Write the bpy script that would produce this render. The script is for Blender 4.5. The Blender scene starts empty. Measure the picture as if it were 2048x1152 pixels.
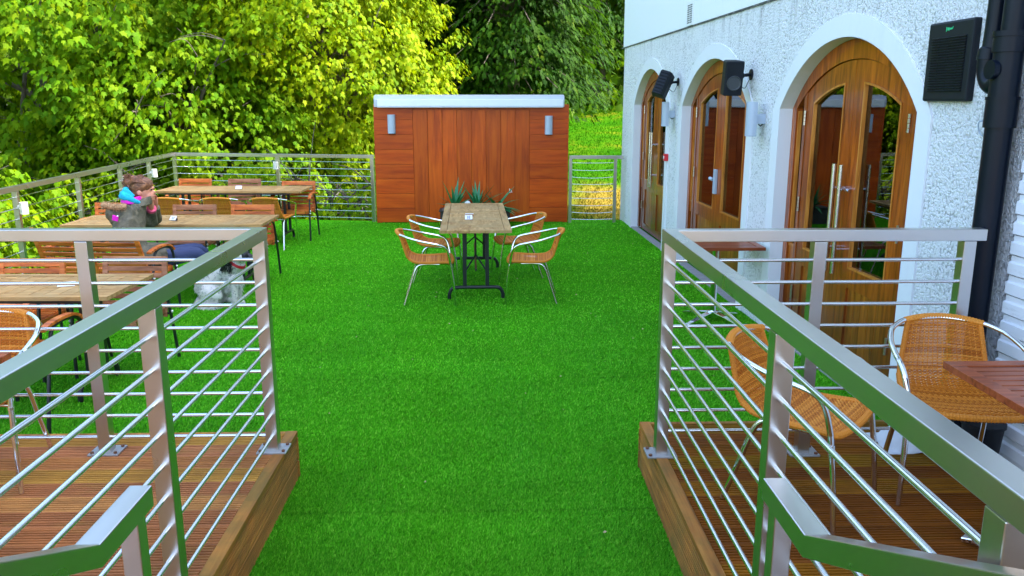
import bpy, bmesh, math, random
import numpy as np
from mathutils import Vector, Matrix, Euler, noise as mnoise
S = bpy.context.scene
C = S.collection
R = math.radians
random.seed(7)

# ------------------------------------------------------------ camera, sky, sun
cam_d = bpy.data.cameras.new('camera'); cam = bpy.data.objects.new('camera', cam_d); C.objects.link(cam)
cam.location = (0, 0, 2.0)
cam.rotation_euler = (R(90 - 12.898), 0, R(-1.496))
cam_d.sensor_width = 36; cam_d.lens = 36 * 1642 / 2048; cam_d.clip_end = 600; cam_d.clip_start = .05
S.camera = cam
SUN_EL, SUN_AZ = 46.0, 98.0          # azimuth clockwise from +Y: light comes from the right, over the building
w = bpy.data.worlds.new('World'); S.world = w; w.use_nodes = True
nt = w.node_tree
sky = nt.nodes.new('ShaderNodeTexSky'); sky.sky_type = 'NISHITA'; sky.sun_disc = False
sky.sun_elevation = R(SUN_EL); sky.sun_rotation = R(SUN_AZ); sky.air_density = 1.0; sky.dust_density = 2.5
bgn = nt.nodes['Background']; nt.links.new(sky.outputs[0], bgn.inputs[0]); bgn.inputs[1].default_value = .15
sd = bpy.data.lights.new('sun', 'SUN'); sd.energy = 2.0; sd.angle = R(.6); sd.color = (1, .95, .84)
sun = bpy.data.objects.new('sun', sd); C.objects.link(sun)
sdir = Vector((math.sin(R(SUN_AZ)) * math.cos(R(SUN_EL)), math.cos(R(SUN_AZ)) * math.cos(R(SUN_EL)), math.sin(R(SUN_EL))))
sun.rotation_euler = sdir.to_track_quat('Z', 'Y').to_euler()
S.view_settings.view_transform = 'Standard'; S.view_settings.look = 'None'
S.view_settings.exposure = 2.75; S.view_settings.gamma = 1
S.render.engine = 'CYCLES'
S.cycles.max_bounces = 8; S.cycles.transparent_max_bounces = 12

# ------------------------------------------------------------ node materials
def srgb(r, g, b):
    f = lambda c: (c / 255 / 12.92) if c / 255 <= .04045 else ((c / 255 + .055) / 1.055) ** 2.4
    return (f(r), f(g), f(b), 1)
MATS = {}
class NM:
    def __init__(s, name):
        s.m = bpy.data.materials.new(name); s.m.use_nodes = True; s.nt = s.m.node_tree
        s.b = s.nt.nodes['Principled BSDF']; s.tc = s.nt.nodes.new('ShaderNodeTexCoord'); MATS[name] = s.m
    def n(s, t, **k):
        o = s.nt.nodes.new(t)
        for a, v in k.items(): setattr(o, a, v)
        return o
    def l(s, a, b): s.nt.links.new(a, b)
    def mapping(s, scale=(1, 1, 1), coord='Object', rot=(0, 0, 0)):
        m = s.n('ShaderNodeMapping'); m.inputs['Scale'].default_value = scale; m.inputs['Rotation'].default_value = rot
        s.l(s.tc.outputs[coord], m.inputs[0]); return m.outputs[0]
    def noise(s, vec, scale=5, detail=4, rough=.55, dist=0):
        o = s.n('ShaderNodeTexNoise'); o.inputs['Scale'].default_value = scale; o.inputs['Detail'].default_value = detail
        o.inputs['Roughness'].default_value = rough; o.inputs['Distortion'].default_value = dist
        if vec is not None: s.l(vec, o.inputs['Vector'])
        return o.outputs['Fac']
    def ramp(s, fac, stops):
        o = s.n('ShaderNodeValToRGB'); e = o.color_ramp.elements
        while len(e) < len(stops): e.new(.5)
        for i, (p, c) in enumerate(stops):
            e[i].position = p; e[i].color = c if len(c) == 4 else (*c, 1)
        s.l(fac, o.inputs[0]); return o.outputs[0]
    def math(s, op, a, b=None, clamp=False):
        o = s.n('ShaderNodeMath', operation=op); o.use_clamp = clamp
        for i, v in enumerate((a, b)):
            if v is None: continue
            if isinstance(v, (int, float)): o.inputs[i].default_value = v
            else: s.l(v, o.inputs[i])
        return o.outputs[0]
    def mix(s, fac, a, b, mode='MIX'):
        o = s.n('ShaderNodeMix', data_type='RGBA', blend_type=mode)
        if isinstance(fac, (int, float)): o.inputs[0].default_value = fac
        else: s.l(fac, o.inputs[0])
        for i, v in ((6, a), (7, b)):
            if isinstance(v, tuple): o.inputs[i].default_value = v
            else: s.l(v, o.inputs[i])
        return o.outputs[2]
    def island(s): return s.n('ShaderNodeNewGeometry').outputs['Random Per Island']
    def objrand(s): return s.n('ShaderNodeObjectInfo').outputs['Random']
    def bump(s, h, strength=.3, dist=.01):
        o = s.n('ShaderNodeBump'); o.inputs['Strength'].default_value = strength; o.inputs['Distance'].default_value = dist
        s.l(h, o.inputs['Height']); s.l(o.outputs[0], s.b.inputs['Normal'])
    def set(s, col=None, rough=None, metal=None, **k):
        for nme, v in (('Base Color', col), ('Roughness', rough), ('Metallic', metal)):
            if v is None: continue
            if isinstance(v, (int, float, tuple)): s.b.inputs[nme].default_value = v
            else: s.l(v, s.b.inputs[nme])
        for a, v in k.items(): s.b.inputs[a.replace('_', ' ')].default_value = v
        return s.m

def wood(name, dark, mid, light, grain=(2, 30, 30), rough=.5, vary=.35, bump=.15, coat=0, knots=False, grey=None):
    a = NM(name); v = a.mapping(grain)
    isl = a.island()
    off = a.n('ShaderNodeVectorMath', operation='ADD'); a.l(v, off.inputs[0])
    cmb = a.n('ShaderNodeCombineXYZ'); q = a.math('MULTIPLY', isl, 37.0)
    for i in range(3): a.l(q, cmb.inputs[i])
    a.l(cmb.outputs[0], off.inputs[1])
    f = a.noise(off.outputs[0], 1.0, 6, .62, .6)
    col = a.ramp(f, [(.28, dark), (.5, mid), (.74, light)])
    f2 = a.noise(a.mapping((1, 1, 1)), 1.7, 3)
    val = a.math('ADD', a.math('MULTIPLY', isl, vary), 1 - vary / 2)
    val = a.math('MULTIPLY', val, a.math('ADD', a.math('MULTIPLY', f2, .5), .75))
    hsv = a.n('ShaderNodeHueSaturation'); a.l(val, hsv.inputs['Value']); a.l(col, hsv.inputs['Color'])
    c = hsv.outputs[0]
    if grey:
        g = a.ramp(a.noise(a.mapping((1.2, 1.2, 1.2)), 2.2, 5, .7), [(.4, (0, 0, 0)), (.62, (1, 1, 1))])
        c = a.mix(a.math('MULTIPLY', g, .75), c, grey)
    if knots:
        kv = a.n('ShaderNodeTexVoronoi'); kv.inputs['Scale'].default_value = 1; a.l(a.mapping((grain[0] * 1.6, grain[1] * .33, grain[2] * .33)), kv.inputs['Vector'])
        kf = a.ramp(kv.outputs['Distance'], [(.05, (1, 1, 1)), (.12, (0, 0, 0))])
        c = a.mix(a.math('MULTIPLY', kf, .7), c, dark)
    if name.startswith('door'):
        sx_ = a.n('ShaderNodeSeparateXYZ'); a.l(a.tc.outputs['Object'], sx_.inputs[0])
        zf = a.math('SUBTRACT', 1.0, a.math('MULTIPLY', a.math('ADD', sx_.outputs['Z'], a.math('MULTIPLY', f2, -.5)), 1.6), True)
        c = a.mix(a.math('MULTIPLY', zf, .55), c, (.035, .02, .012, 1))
    a.set(c, rough, Specular_IOR_Level=.25); a.b.inputs['Coat Weight'].default_value = coat; a.b.inputs['Coat Roughness'].default_value = .15
    a.bump(f, bump, .003)
    return a.m

def steel(name, col, rough=.3, grain=(3, 3, 160), var=.12):
    a = NM(name)
    f = a.noise(a.mapping(grain), 1.0, 3)
    g = a.noise(a.mapping((1, 1, 1)), 2.5, 2)
    r = a.math('ADD', a.math('MULTIPLY', g, var), rough - .06)
    st = a.ramp(a.noise(a.mapping((1, 1, .6)), 9, 5, .7), [(.66, (0, 0, 0)), (.74, (1, 1, 1))])
    c = a.mix(a.math('MULTIPLY', st, .16), col, srgb(150, 105, 70))
    a.set(c, r, 1.0)
    return a.m

def plain(name, col, rough=.5, metal=0, var=.12, sc=8, bump=0, **k):
    a = NM(name); f = a.noise(a.mapping(), sc, 5, .6)
    v = a.math('ADD', a.math('MULTIPLY', f, var * 2), 1 - var)
    h = a.n('ShaderNodeHueSaturation'); h.inputs['Color'].default_value = col; a.l(v, h.inputs['Value'])
    a.set(h.outputs[0], rough, metal, **k)
    if bump: a.bump(f, bump, .004)
    return a.m

ST = steel('brushed_steel', (.60, .57, .54, 1), .29)
STR = steel('steel_rod', (.74, .74, .76, 1), .24, (3, 3, 3))
ALU = steel('polished_aluminium', (.86, .87, .88, 1), .13, (3, 3, 3), .04)
GREYM = plain('lamp_grey', srgb(176, 188, 204), .4, .1, .06)
BLACKM = plain('black_steel', (.012, .016, .018, 1), .35, 0, .2)
BLKPL = plain('black_plastic', (.008, .011, .016, 1), .5, 0, .3, Specular_IOR_Level=.25)
PIPEM = plain('black_gloss_pipe', (.003, .006, .013, 1), .35, 0, .4, 3, Specular_IOR_Level=.2)
WHITE = plain('white_card', (.82, .82, .82, 1), .5)
RED = plain('red_plastic', srgb(215, 25, 45), .4)
DARKIN = plain('interior_wall', srgb(70, 38, 28), .8)
DKFLOOR = plain('interior_floor', srgb(38, 30, 26), .4)
CONC = plain('concrete', (.3, .29, .27, 1), .9, 0, .3, 14, .4)

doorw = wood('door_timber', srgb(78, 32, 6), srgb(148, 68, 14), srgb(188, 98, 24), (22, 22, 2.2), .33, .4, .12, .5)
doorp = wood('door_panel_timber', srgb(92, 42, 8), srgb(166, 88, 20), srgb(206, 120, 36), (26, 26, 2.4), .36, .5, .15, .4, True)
trimw = wood('door_trim_timber', srgb(140, 74, 22), srgb(196, 120, 44), srgb(216, 146, 70), (22, 22, 2.2), .35, .3, .1, .4)
cedar = wood('cedar_boards_upright', srgb(160, 54, 0), srgb(198, 78, 3), srgb(216, 98, 10), (14, 14, 1.2), .42, .4, .08, .15)
cedarh = wood('cedar_boards_level', srgb(164, 52, 0), srgb(196, 74, 3), srgb(212, 92, 10), (1.2, 14, 14), .42, .34, .08, .15)
chairw = wood('orange_hardwood', srgb(140, 58, 20), srgb(200, 104, 40), srgb(224, 138, 66), (6, 3, 24), .45, .45, .12, .1)
chairw2 = wood('weathered_hardwood', srgb(104, 62, 40), srgb(160, 104, 72), srgb(186, 136, 104), (6, 3, 24), .6, .45, .15)
teak = wood('weathered_teak', srgb(118, 84, 44), srgb(170, 130, 78), srgb(202, 164, 108), (2.5, 26, 20), .8, .35, .2, 0, False, srgb(172, 144, 98))
teake = wood('teak_edge', srgb(120, 70, 34), srgb(164, 104, 58), srgb(190, 132, 82), (3, 20, 20), .6, .3, .15)
redw = wood('red_hardwood', srgb(92, 38, 18), srgb(146, 70, 36), srgb(172, 92, 54), (3, 30, 20), .42, .35, .1, .15)

# decking boards: stripes of brown, ochre and pinkish timber, each board its own tone
a = NM('ribbed_decking')
isl = a.island()
bc = a.ramp(isl, [(0, srgb(192, 124, 64)), (.25, srgb(212, 146, 78)), (.45, srgb(180, 108, 58)), (.65, srgb(204, 156, 56)), (.8, srgb(166, 100, 54)), (1, srgb(206, 132, 84))])
gr = a.noise(a.mapping((1.5, 40, 40)), 1, 6, .65)
c = a.mix(a.ramp(gr, [(.35, (.0, 0, 0)), (.7, (1, 1, 1))]), a.mix(.5, bc, srgb(96, 54, 28)), bc)
blot = a.ramp(a.noise(a.mapping(), 3.2, 6, .7), [(.42, (0, 0, 0)), (.66, (1, 1, 1))])
c = a.mix(a.math('MULTIPLY', blot, .4), c, srgb(104, 62, 34))
alg = a.ramp(a.noise(a.mapping((1, 3, 1)), 2.1, 5, .7), [(.55, (0, 0, 0)), (.75, (1, 1, 1))])
c = a.mix(a.math('MULTIPLY', alg, .35), c, srgb(130, 120, 40))
a.set(c, a.math('ADD', a.math('MULTIPLY', gr, .3), .55), Specular_IOR_Level=.2); a.bump(gr, .5, .005)
DECKM = a.m
dk = DECKM.copy(); dk.name = 'shaded_brown_decking'  # right platform: oilier brown timber, wall shade also darkened into the colour
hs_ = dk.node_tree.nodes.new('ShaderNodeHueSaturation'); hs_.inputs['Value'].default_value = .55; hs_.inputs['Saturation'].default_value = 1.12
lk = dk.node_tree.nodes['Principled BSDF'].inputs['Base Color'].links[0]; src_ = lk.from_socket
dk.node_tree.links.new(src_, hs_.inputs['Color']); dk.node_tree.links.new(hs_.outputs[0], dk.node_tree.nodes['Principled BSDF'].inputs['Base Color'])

# roughcast wall
a = NM('roughcast_white')
v1 = a.n('ShaderNodeTexVoronoi'); v1.inputs['Scale'].default_value = 58; v1.inputs['Randomness'].default_value = 1
wv = a.n('ShaderNodeVectorMath', operation='ADD'); nz = a.n('ShaderNodeTexNoise'); nz.inputs['Scale'].default_value = 30; a.l(a.tc.outputs['Object'], nz.inputs['Vector'])
sc = a.n('ShaderNodeVectorMath', operation='SCALE'); sc.inputs[3].default_value = .035; a.l(nz.outputs['Color'], sc.inputs[0])
a.l(a.tc.outputs['Object'], wv.inputs[0]); a.l(sc.outputs[0], wv.inputs[1]); a.l(wv.outputs[0], v1.inputs['Vector'])
n2 = a.noise(a.mapping(), 120, 5, .75)
n3 = a.noise(a.mapping(), 46, 5, .7)
h = a.math('ADD', a.math('MULTIPLY', v1.outputs['Distance'], -1.1), a.math('ADD', a.math('MULTIPLY', n2, .7), a.math('MULTIPLY', n3, 1.0)))
pit = a.ramp(h, [(.02, (1, 1, 1)), (.13, (0, 0, 0))])
dirtn = a.ramp(a.noise(a.mapping(), 1.6, 5, .7), [(.35, (.15, .15, .15)), (.7, (1, 1, 1))])
c = a.mix(a.math('MULTIPLY', pit, a.math('MULTIPLY', dirtn, .8)), (.93, .93, .93, 1), (.25, .25, .22, 1))
st = a.ramp(a.noise(a.mapping((6, 6, .9)), 1.0, 6, .75), [(.62, (0, 0, 0)), (.8, (1, 1, 1))])
c = a.mix(a.math('MULTIPLY', st, .15), c, (.4, .41, .4, 1))
sx_ = a.n('ShaderNodeSeparateXYZ'); a.l(a.tc.outputs['Object'], sx_.inputs[0])
zf = a.math('MULTIPLY', a.math('SUBTRACT', sx_.outputs['Z'], 2.3), 1.9, True)
dr = a.ramp(a.noise(a.mapping((7, 7, .8)), 1.0, 6, .8), [(.52, (0, 0, 0)), (.66, (1, 1, 1))])
c = a.mix(a.math('MULTIPLY', a.math('MULTIPLY', zf, dr), a.math('MULTIPLY', n2, 1.1)), c, (.16, .15, .15, 1))
a.set(c, .85); a.bump(h, .9, .014)
ROUGH = a.m
a = NM('fine_render_white')
n2 = a.noise(a.mapping(), 110, 4, .7)
st = a.ramp(a.noise(a.mapping((5, 5, .7)), 1.0, 6, .75), [(.6, (0, 0, 0)), (.8, (1, 1, 1))])
sp = a.ramp(a.noise(a.mapping(), 60, 2, .5), [(.70, (0, 0, 0)), (.74, (1, 1, 1))])
c = a.mix(a.math('MULTIPLY', st, .2), (.84, .86, .87, 1), (.4, .42, .4, 1)); c = a.mix(a.math('MULTIPLY', sp, .5), c, (.3, .3, .3, 1))
a.set(c, .85); a.bump(n2, .6, .005)
FINE = a.m
a = NM('smooth_white_paint')
st = a.ramp(a.noise(a.mapping((3, 3, .8)), 1.4, 6, .75), [(.55, (0, 0, 0)), (.85, (1, 1, 1))])
c = a.mix(a.math('MULTIPLY', st, .18), (.80, .81, .83, 1), (.42, .42, .40, 1))
a.set(c, .6); a.bump(a.noise(a.mapping(), 25, 4), .15, .004)
SMOOTH = a.m
a = NM('dirty_mortar_line')
f = a.noise(a.mapping((14, 14, 40)), 1, 5, .7)
a.set(a.ramp(f, [(.3, (.03, .03, .035)), (.55, (.12, .12, .12)), (.75, (.5, .5, .5))]), .9)
GRIME = a.m
a = NM('painted_cladding')
f = a.noise(a.mapping((3, 3, 30)), 1.4, 6, .75)
c = a.mix(a.math('MULTIPLY', a.ramp(f, [(.6, (0, 0, 0)), (.75, (1, 1, 1))]), .5), (.8, .81, .84, 1), (.25, .26, .25, 1))
a.set(c, .45); a.bump(f, .2, .004)
CLAD = a.m

# glass
a = NM('door_glass')
tr = a.n('ShaderNodeBsdfTransparent'); tr.inputs[0].default_value = (.75, .8, .8, 1)
gl = a.n('ShaderNodeBsdfGlossy'); gl.inputs['Roughness'].default_value = .01
lw = a.n('ShaderNodeFresnel'); lw.inputs['IOR'].default_value = 2.2
mx = a.n('ShaderNodeMixShader'); a.l(lw.outputs[0], mx.inputs[0]); a.l(tr.outputs[0], mx.inputs[1]); a.l(gl.outputs[0], mx.inputs[2])
a.l(mx.outputs[0], a.nt.nodes['Material Output'].inputs[0])
GLASS = a.m

# turf, lawn, leaves
a = NM('turf_base')
f = a.noise(a.mapping(), 90, 5, .7); f2 = a.noise(a.mapping(), 1.3, 4)
c = a.ramp(f, [(.3, (.018, .13, .0, 1)), (.55, (.055, .33, .0, 1)), (.75, (.09, .45, .0, 1))])
hs = a.n('ShaderNodeHueSaturation'); a.l(c, hs.inputs['Color']); a.l(a.math('ADD', a.math('MULTIPLY', f2, .5), .72), hs.inputs['Value'])
a.set(hs.outputs[0], .9, Specular_IOR_Level=.08); a.bump(f, .8, .01)
TURF = a.m
a = NM('turf_blades')
isl = a.island(); f2 = a.noise(a.mapping(), 1.1, 5, .6)
c = a.ramp(isl, [(0, (.035, .22, .002, 1)), (.4, (.075, .39, .006, 1)), (.8, (.13, .52, .012, 1)), (1, (.26, .64, .04, 1))])
f4 = a.noise(a.mapping((.5, .16, 1)), 1.0, 4, .6); f5 = a.noise(a.mapping((.35, 2.6, 1)), 1.0, 3, .6)
sx_ = a.n('ShaderNodeSeparateXYZ'); a.l(a.tc.outputs['Object'], sx_.inputs[0])
c = a.mix(a.math('MULTIPLY', a.ramp(f4, [(.4, (0, 0, 0)), (.65, (1, 1, 1))]), .3), c, (.05, .33, .03, 1))
seam = a.math('LESS_THAN', a.math('ABSOLUTE', a.math('SUBTRACT', a.math('FRACT', a.math('ADD', a.math('MULTIPLY', sx_.outputs['Y'], .5), .63)), .5)), .006)
hs = a.n('ShaderNodeHueSaturation'); a.l(c, hs.inputs['Color'])
va = a.math('ADD', a.math('ADD', a.math('MULTIPLY', f2, .8), a.math('MULTIPLY', f5, .5)), .33)
a.l(a.math('SUBTRACT', va, a.math('MULTIPLY', seam, .16)), hs.inputs['Value'])
a.set(hs.outputs[0], .8, Specular_IOR_Level=.12)
BLADE = a.m
def DRY(a, f):
    d = a.n('ShaderNodeVectorMath', operation='DISTANCE'); mp = a.mapping((1, .45, 0)); a.l(mp, d.inputs[0]); d.inputs[1].default_value = (2.35, 7.1, 0)
    return a.ramp(a.math('MULTIPLY', a.math('ADD', d.outputs['Value'], a.math('MULTIPLY', f, 1.6)), .45), [(.55, (1, 1, 1)), (.80, (0, 0, 0))])
a = NM('lawn_ground')
f = a.noise(a.mapping(), .5, 6, .7); f3 = a.noise(a.mapping(), 14, 5, .7)
c1 = a.ramp(f, [(.40, srgb(30, 86, 2)), (.55, srgb(64, 106, 4)), (.66, srgb(116, 110, 24))])
c1 = a.mix(DRY(a, f), c1, srgb(150, 122, 50))
c = a.mix(a.math('MULTIPLY', f3, .5), c1, srgb(36, 84, 14))
a.set(c, 1.0, Specular_IOR_Level=.02); a.bump(f3, .8, .03)
LAWN = a.m
def leafmat(name, stops, trans, rough=.6, clump=.9):
    a = NM(name); isl = a.island()
    big = a.noise(a.mapping(), clump, 3, .6)
    fac = a.math('ADD', a.math('MULTIPLY', isl, .55), a.math('MULTIPLY', a.math('SUBTRACT', big, .3), 1.1), True)
    c = a.ramp(fac, stops)
    a.set(c, rough); a.b.inputs['Specular IOR Level'].default_value = .12
    tl = a.n('ShaderNodeBsdfTranslucent'); a.l(a.mix(.5, c, trans), tl.inputs[0])
    mx = a.n('ShaderNodeMixShader'); mx.inputs[0].default_value = .5
    a.l(a.b.outputs[0], mx.inputs[1]); a.l(tl.outputs[0], mx.inputs[2])
    a.l(mx.outputs[0], a.nt.nodes['Material Output'].inputs[0]); return a.m
MAPLE = leafmat('maple_leaves', [(0, (.05, .17, .001, 1)), (.35, (.11, .25, .001, 1)), (.7, (.20, .32, .002, 1)), (1, (.32, .37, .003, 1))], (.36, .44, .002, 1))
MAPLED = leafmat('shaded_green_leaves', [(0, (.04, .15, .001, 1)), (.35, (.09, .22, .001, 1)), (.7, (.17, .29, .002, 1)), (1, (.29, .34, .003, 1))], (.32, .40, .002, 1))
MAPLEY = leafmat('yellow_green_leaves', [(0, (.09, .22, .001, 1)), (.35, (.18, .30, .001, 1)), (.7, (.28, .36, .002, 1)), (1, (.38, .40, .003, 1))], (.42, .48, .002, 1))
YEW = leafmat('conifer_sprays', [(0, (.006, .03, .001, 1)), (.4, (.017, .068, .001, 1)), (.75, (.042, .115, .002, 1)), (1, (.11, .15, .003, 1))], (.04, .09, .004, 1), .65, 1.3)
WOODS = leafmat('woodland_leaves', [(0, (.035, .08, .003, 1)), (.5, (.07, .15, .004, 1)), (1, (.14, .22, .006, 1))], (.18, .3, .006, 1))
YUCCA = plain('yucca_leaf', srgb(46, 128, 76), .4, 0, .6, 6)
BARK = plain('bark', (.11, .09, .07, 1), .95, 0, .5, 12, .6)
WICK = NM('woven_wicker'); isl = WICK.island()
WICK.set(WICK.ramp(isl, [(0, srgb(176, 96, 22)), (.5, srgb(206, 126, 38)), (1, srgb(222, 148, 56))]), .5, Specular_IOR_Level=.25); WICK = WICK.m
WICKW = NM('wrapped_cane'); f = WICKW.noise(WICKW.mapping(), 60, 3)
WICKW.set(WICKW.ramp(f, [(.3, srgb(176, 98, 26)), (.7, srgb(212, 138, 52))]), .45); WICKW = WICKW.m

# ------------------------------------------------------------ mesh building
class MB:
    def __init__(s): s.v = []; s.f = []
    def add(s, vs, fs):
        o = len(s.v); s.v.extend([tuple(x) for x in vs]); s.f.extend([tuple(i + o for i in q) for q in fs]); return s
    def box(s, c, d, rot=None, taper=1.0):
        x, y, z = (d[0] / 2, d[1] / 2, d[2] / 2)
        vs = [Vector((sx * x * (taper if sz > 0 else 1), sy * y * (taper if sz > 0 else 1), sz * z)) for sz in (-1, 1) for sy in (-1, 1) for sx in (-1, 1)]
        if rot is not None:
            M = rot if isinstance(rot, Matrix) else Euler(rot).to_matrix()
            vs = [M @ q for q in vs]
        vs = [q + Vector(c) for q in vs]
        return s.add(vs, [(0, 2, 3, 1), (4, 5, 7, 6), (0, 1, 5, 4), (2, 6, 7, 3), (0, 4, 6, 2), (1, 3, 7, 5)])
    def bar(s, p, q, w, h, up=(0, 0, 1)):
        p = Vector(p); q = Vector(q); d = (q - p); L = d.length; d.normalize(); u = Vector(up)
        r = d.cross(u).normalized(); u2 = r.cross(d)
        M = Matrix((d, r, u2)).transposed()
        return s.box((p + q) / 2, (L, w, h), M)
    def tube(s, path, r, seg=10, cap=True, sq=1.0):
        P = [Vector(p) for p in path]; n = len(P)
        rr = r if isinstance(r, (list, tuple)) else [r] * n
        T = []
        for i in range(n):
            d = P[min(i + 1, n - 1)] - P[max(i - 1, 0)]; T.append(d.normalized())
        u = T[0].orthogonal().normalized(); vs = []
        for i in range(n):
            u = (u - T[i] * u.dot(T[i])).normalized(); b = T[i].cross(u)
            for k in range(seg):
                an = 2 * math.pi * k / seg
                vs.append(P[i] + (u * math.cos(an) + b * math.sin(an) * sq) * rr[i])
        fs = [(i * seg + k, i * seg + (k + 1) % seg, (i + 1) * seg + (k + 1) % seg, (i + 1) * seg + k) for i in range(n - 1) for k in range(seg)]
        if cap: fs += [tuple(range(seg - 1, -1, -1)), tuple((n - 1) * seg + k for k in range(seg))]
        return s.add(vs, fs)
    def loft(s, rings, seg=16, cap=True):
        # rings: (centre, a-axis vector, b-axis vector)
        vs = []
        for c, A, B in rings:
            c = Vector(c); A = Vector(A); B = Vector(B)
            for k in range(seg):
                an = 2 * math.pi * k / seg; vs.append(c + A * math.cos(an) + B * math.sin(an))
        n = len(rings)
        fs = [(i * seg + k, i * seg + (k + 1) % seg, (i + 1) * seg + (k + 1) % seg, (i + 1) * seg + k) for i in range(n - 1) for k in range(seg)]
        if cap: fs += [tuple(range(seg - 1, -1, -1)), tuple((n - 1) * seg + k for k in range(seg))]
        return s.add(vs, fs)
    def ball(s, c, r, seg=14, rings=9, rot=None):
        r = r if isinstance(r, (tuple, list)) else (r, r, r); vs = []; M = Euler(rot).to_matrix() if rot else Matrix.Identity(3)
        for i in range(1, rings):
            t = math.pi * i / rings
            for k in range(seg):
                an = 2 * math.pi * k / seg
                vs.append(Vector(c) + M @ Vector((r[0] * math.sin(t) * math.cos(an), r[1] * math.sin(t) * math.sin(an), r[2] * math.cos(t))))
        vs.append(Vector(c) + M @ Vector((0, 0, r[2]))); vs.append(Vector(c) + M @ Vector((0, 0, -r[2])))
        a, b = len(vs) - 2, len(vs) - 1; m = rings - 1
        fs = [(i * seg + k, (i + 1) * seg + k, (i + 1) * seg + (k + 1) % seg, i * seg + (k + 1) % seg) for i in range(m - 1) for k in range(seg)]
        fs += [(a, k, (k + 1) % seg) for k in range(seg)] + [(b, (m - 1) * seg + (k + 1) % seg, (m - 1) * seg + k) for k in range(seg)]
        return s.add(vs, fs)
    def mesh(s, name):
        me = bpy.data.meshes.new(name); me.from_pydata(s.v, [], s.f); me.update()
        return me
    def build(s, name, m, parent=None, smooth=False, bevel=0, loc=None, rot=None):
        me = s.mesh(name); me.materials.append(m)
        bm = bmesh.new(); bm.from_mesh(me); bmesh.ops.recalc_face_normals(bm, faces=bm.faces); bm.to_mesh(me); bm.free()
        o = bpy.data.objects.new(name, me); C.objects.link(o)
        if parent is not None: o.parent = parent
        if loc: o.location = loc
        if rot: o.rotation_euler = rot
        if smooth:
            me.polygons.foreach_set('use_smooth', [True] * len(me.polygons))
            me.set_sharp_from_angle(angle=R(40))
        if bevel:
            b = o.modifiers.new('bevel', 'BEVEL'); b.width = bevel; b.segments = 2; b.limit_method = 'ANGLE'; b.angle_limit = R(40)
        return o

def tag(o, label=None, cat=None, group=None, kind=None):
    for k, v in (('label', label), ('category', cat), ('group', group), ('kind', kind)):
        if v: o[k] = v
    return o
def thing(name, label, cat, loc=(0, 0, 0), rz=0, group=None):
    o = bpy.data.objects.new(name, None); C.objects.link(o); o.location = loc; o.rotation_euler = (0, 0, rz); o.empty_display_size = .1
    return tag(o, label, cat, group)
def dup(root, label, loc, rz=0):
    r = root.copy(); C.objects.link(r); r.location = loc; r.rotation_euler = (0, 0, rz); r['label'] = label
    def rec(src, dst):
        for ch in list(src.children):
            c = ch.copy(); C.objects.link(c); c.parent = dst; rec(ch, c)
    rec(root, r); return r
def smoothpath(pts, sub=6):
    P = [Vector(p) for p in pts]; P = [P[0] * 2 - P[1]] + P + [P[-1] * 2 - P[-2]]; out = []
    for i in range(1, len(P) - 2):
        for k in range(sub):
            t = k / sub; a, b, c, d = P[i - 1:i + 3]
            out.append(.5 * ((2 * b) + (c - a) * t + (2 * a - 5 * b + 4 * c - d) * t * t + (3 * b - a - 3 * c + d) * t ** 3))
    out.append(P[-2]); return out
def plate(outer, holes, y0, y1):
    """flat plate in the local XZ plane with holes, between depths y0 and y1 -> MB"""
    cu = bpy.data.curves.new('tmp', 'CURVE'); cu.dimensions = '2D'; cu.fill_mode = 'BOTH'; cu.extrude = abs(y1 - y0) / 2
    for pl in [outer] + holes:
        sp = cu.splines.new('POLY'); sp.points.add(len(pl) - 1)
        for i, (x, z) in enumerate(pl): sp.points[i].co = (x, z, 0, 1)
        sp.use_cyclic_u = True
    o = bpy.data.objects.new('tmp', cu); C.objects.link(o); bpy.context.view_layer.update()
    me = o.to_mesh(); mb = MB(); ym = (y0 + y1) / 2
    mb.add([(v.co.x, ym + v.co.z, v.co.y) for v in me.vertices], [tuple(p.vertices) for p in me.polygons])
    o.to_mesh_clear(); bpy.data.objects.remove(o); bpy.data.curves.remove(cu)
    return mb
def weld(o, d=.0003):
    bm = bmesh.new(); bm.from_mesh(o.data); bmesh.ops.remove_doubles(bm, verts=bm.verts, dist=d)
    bmesh.ops.recalc_face_normals(bm, faces=bm.faces); bm.to_mesh(o.data); bm.free(); return o
def bake(o):
    """apply the modifiers of o"""
    bpy.context.view_layer.update(); dg = bpy.context.evaluated_depsgraph_get()
    me = bpy.data.meshes.new_from_object(o.evaluated_get(dg)); o.modifiers.clear(); o.data = me; return o
def fuse(mb, name, m, parent, voxel=.01, smooth=4):
    o = mb.build(name, m, parent); r = o.modifiers.new('r', 'REMESH'); r.mode = 'VOXEL'; r.voxel_size = voxel
    s = o.modifiers.new('s', 'SMOOTH'); s.factor = .5; s.iterations = smooth
    bake(o); o.data.polygons.foreach_set('use_smooth', [True] * len(o.data.polygons)); return o
def text(body, name, size, m, parent, loc, rot, depth=.0006):
    cu = bpy.data.curves.new(name, 'FONT'); cu.body = body; cu.size = size; cu.extrude = depth; cu.align_x = 'CENTER'; cu.align_y = 'CENTER'; cu.offset = size * .02
    o = bpy.data.objects.new(name, cu); C.objects.link(o); bpy.context.view_layer.update()
    me = bpy.data.meshes.new_from_object(o.evaluated_get(bpy.context.evaluated_depsgraph_get())); bpy.data.objects.remove(o)
    me.materials.clear(); me.materials.append(m); o = bpy.data.objects.new(name, me); C.objects.link(o); o.parent = parent; o.location = loc; o.rotation_euler = rot; return o
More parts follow.
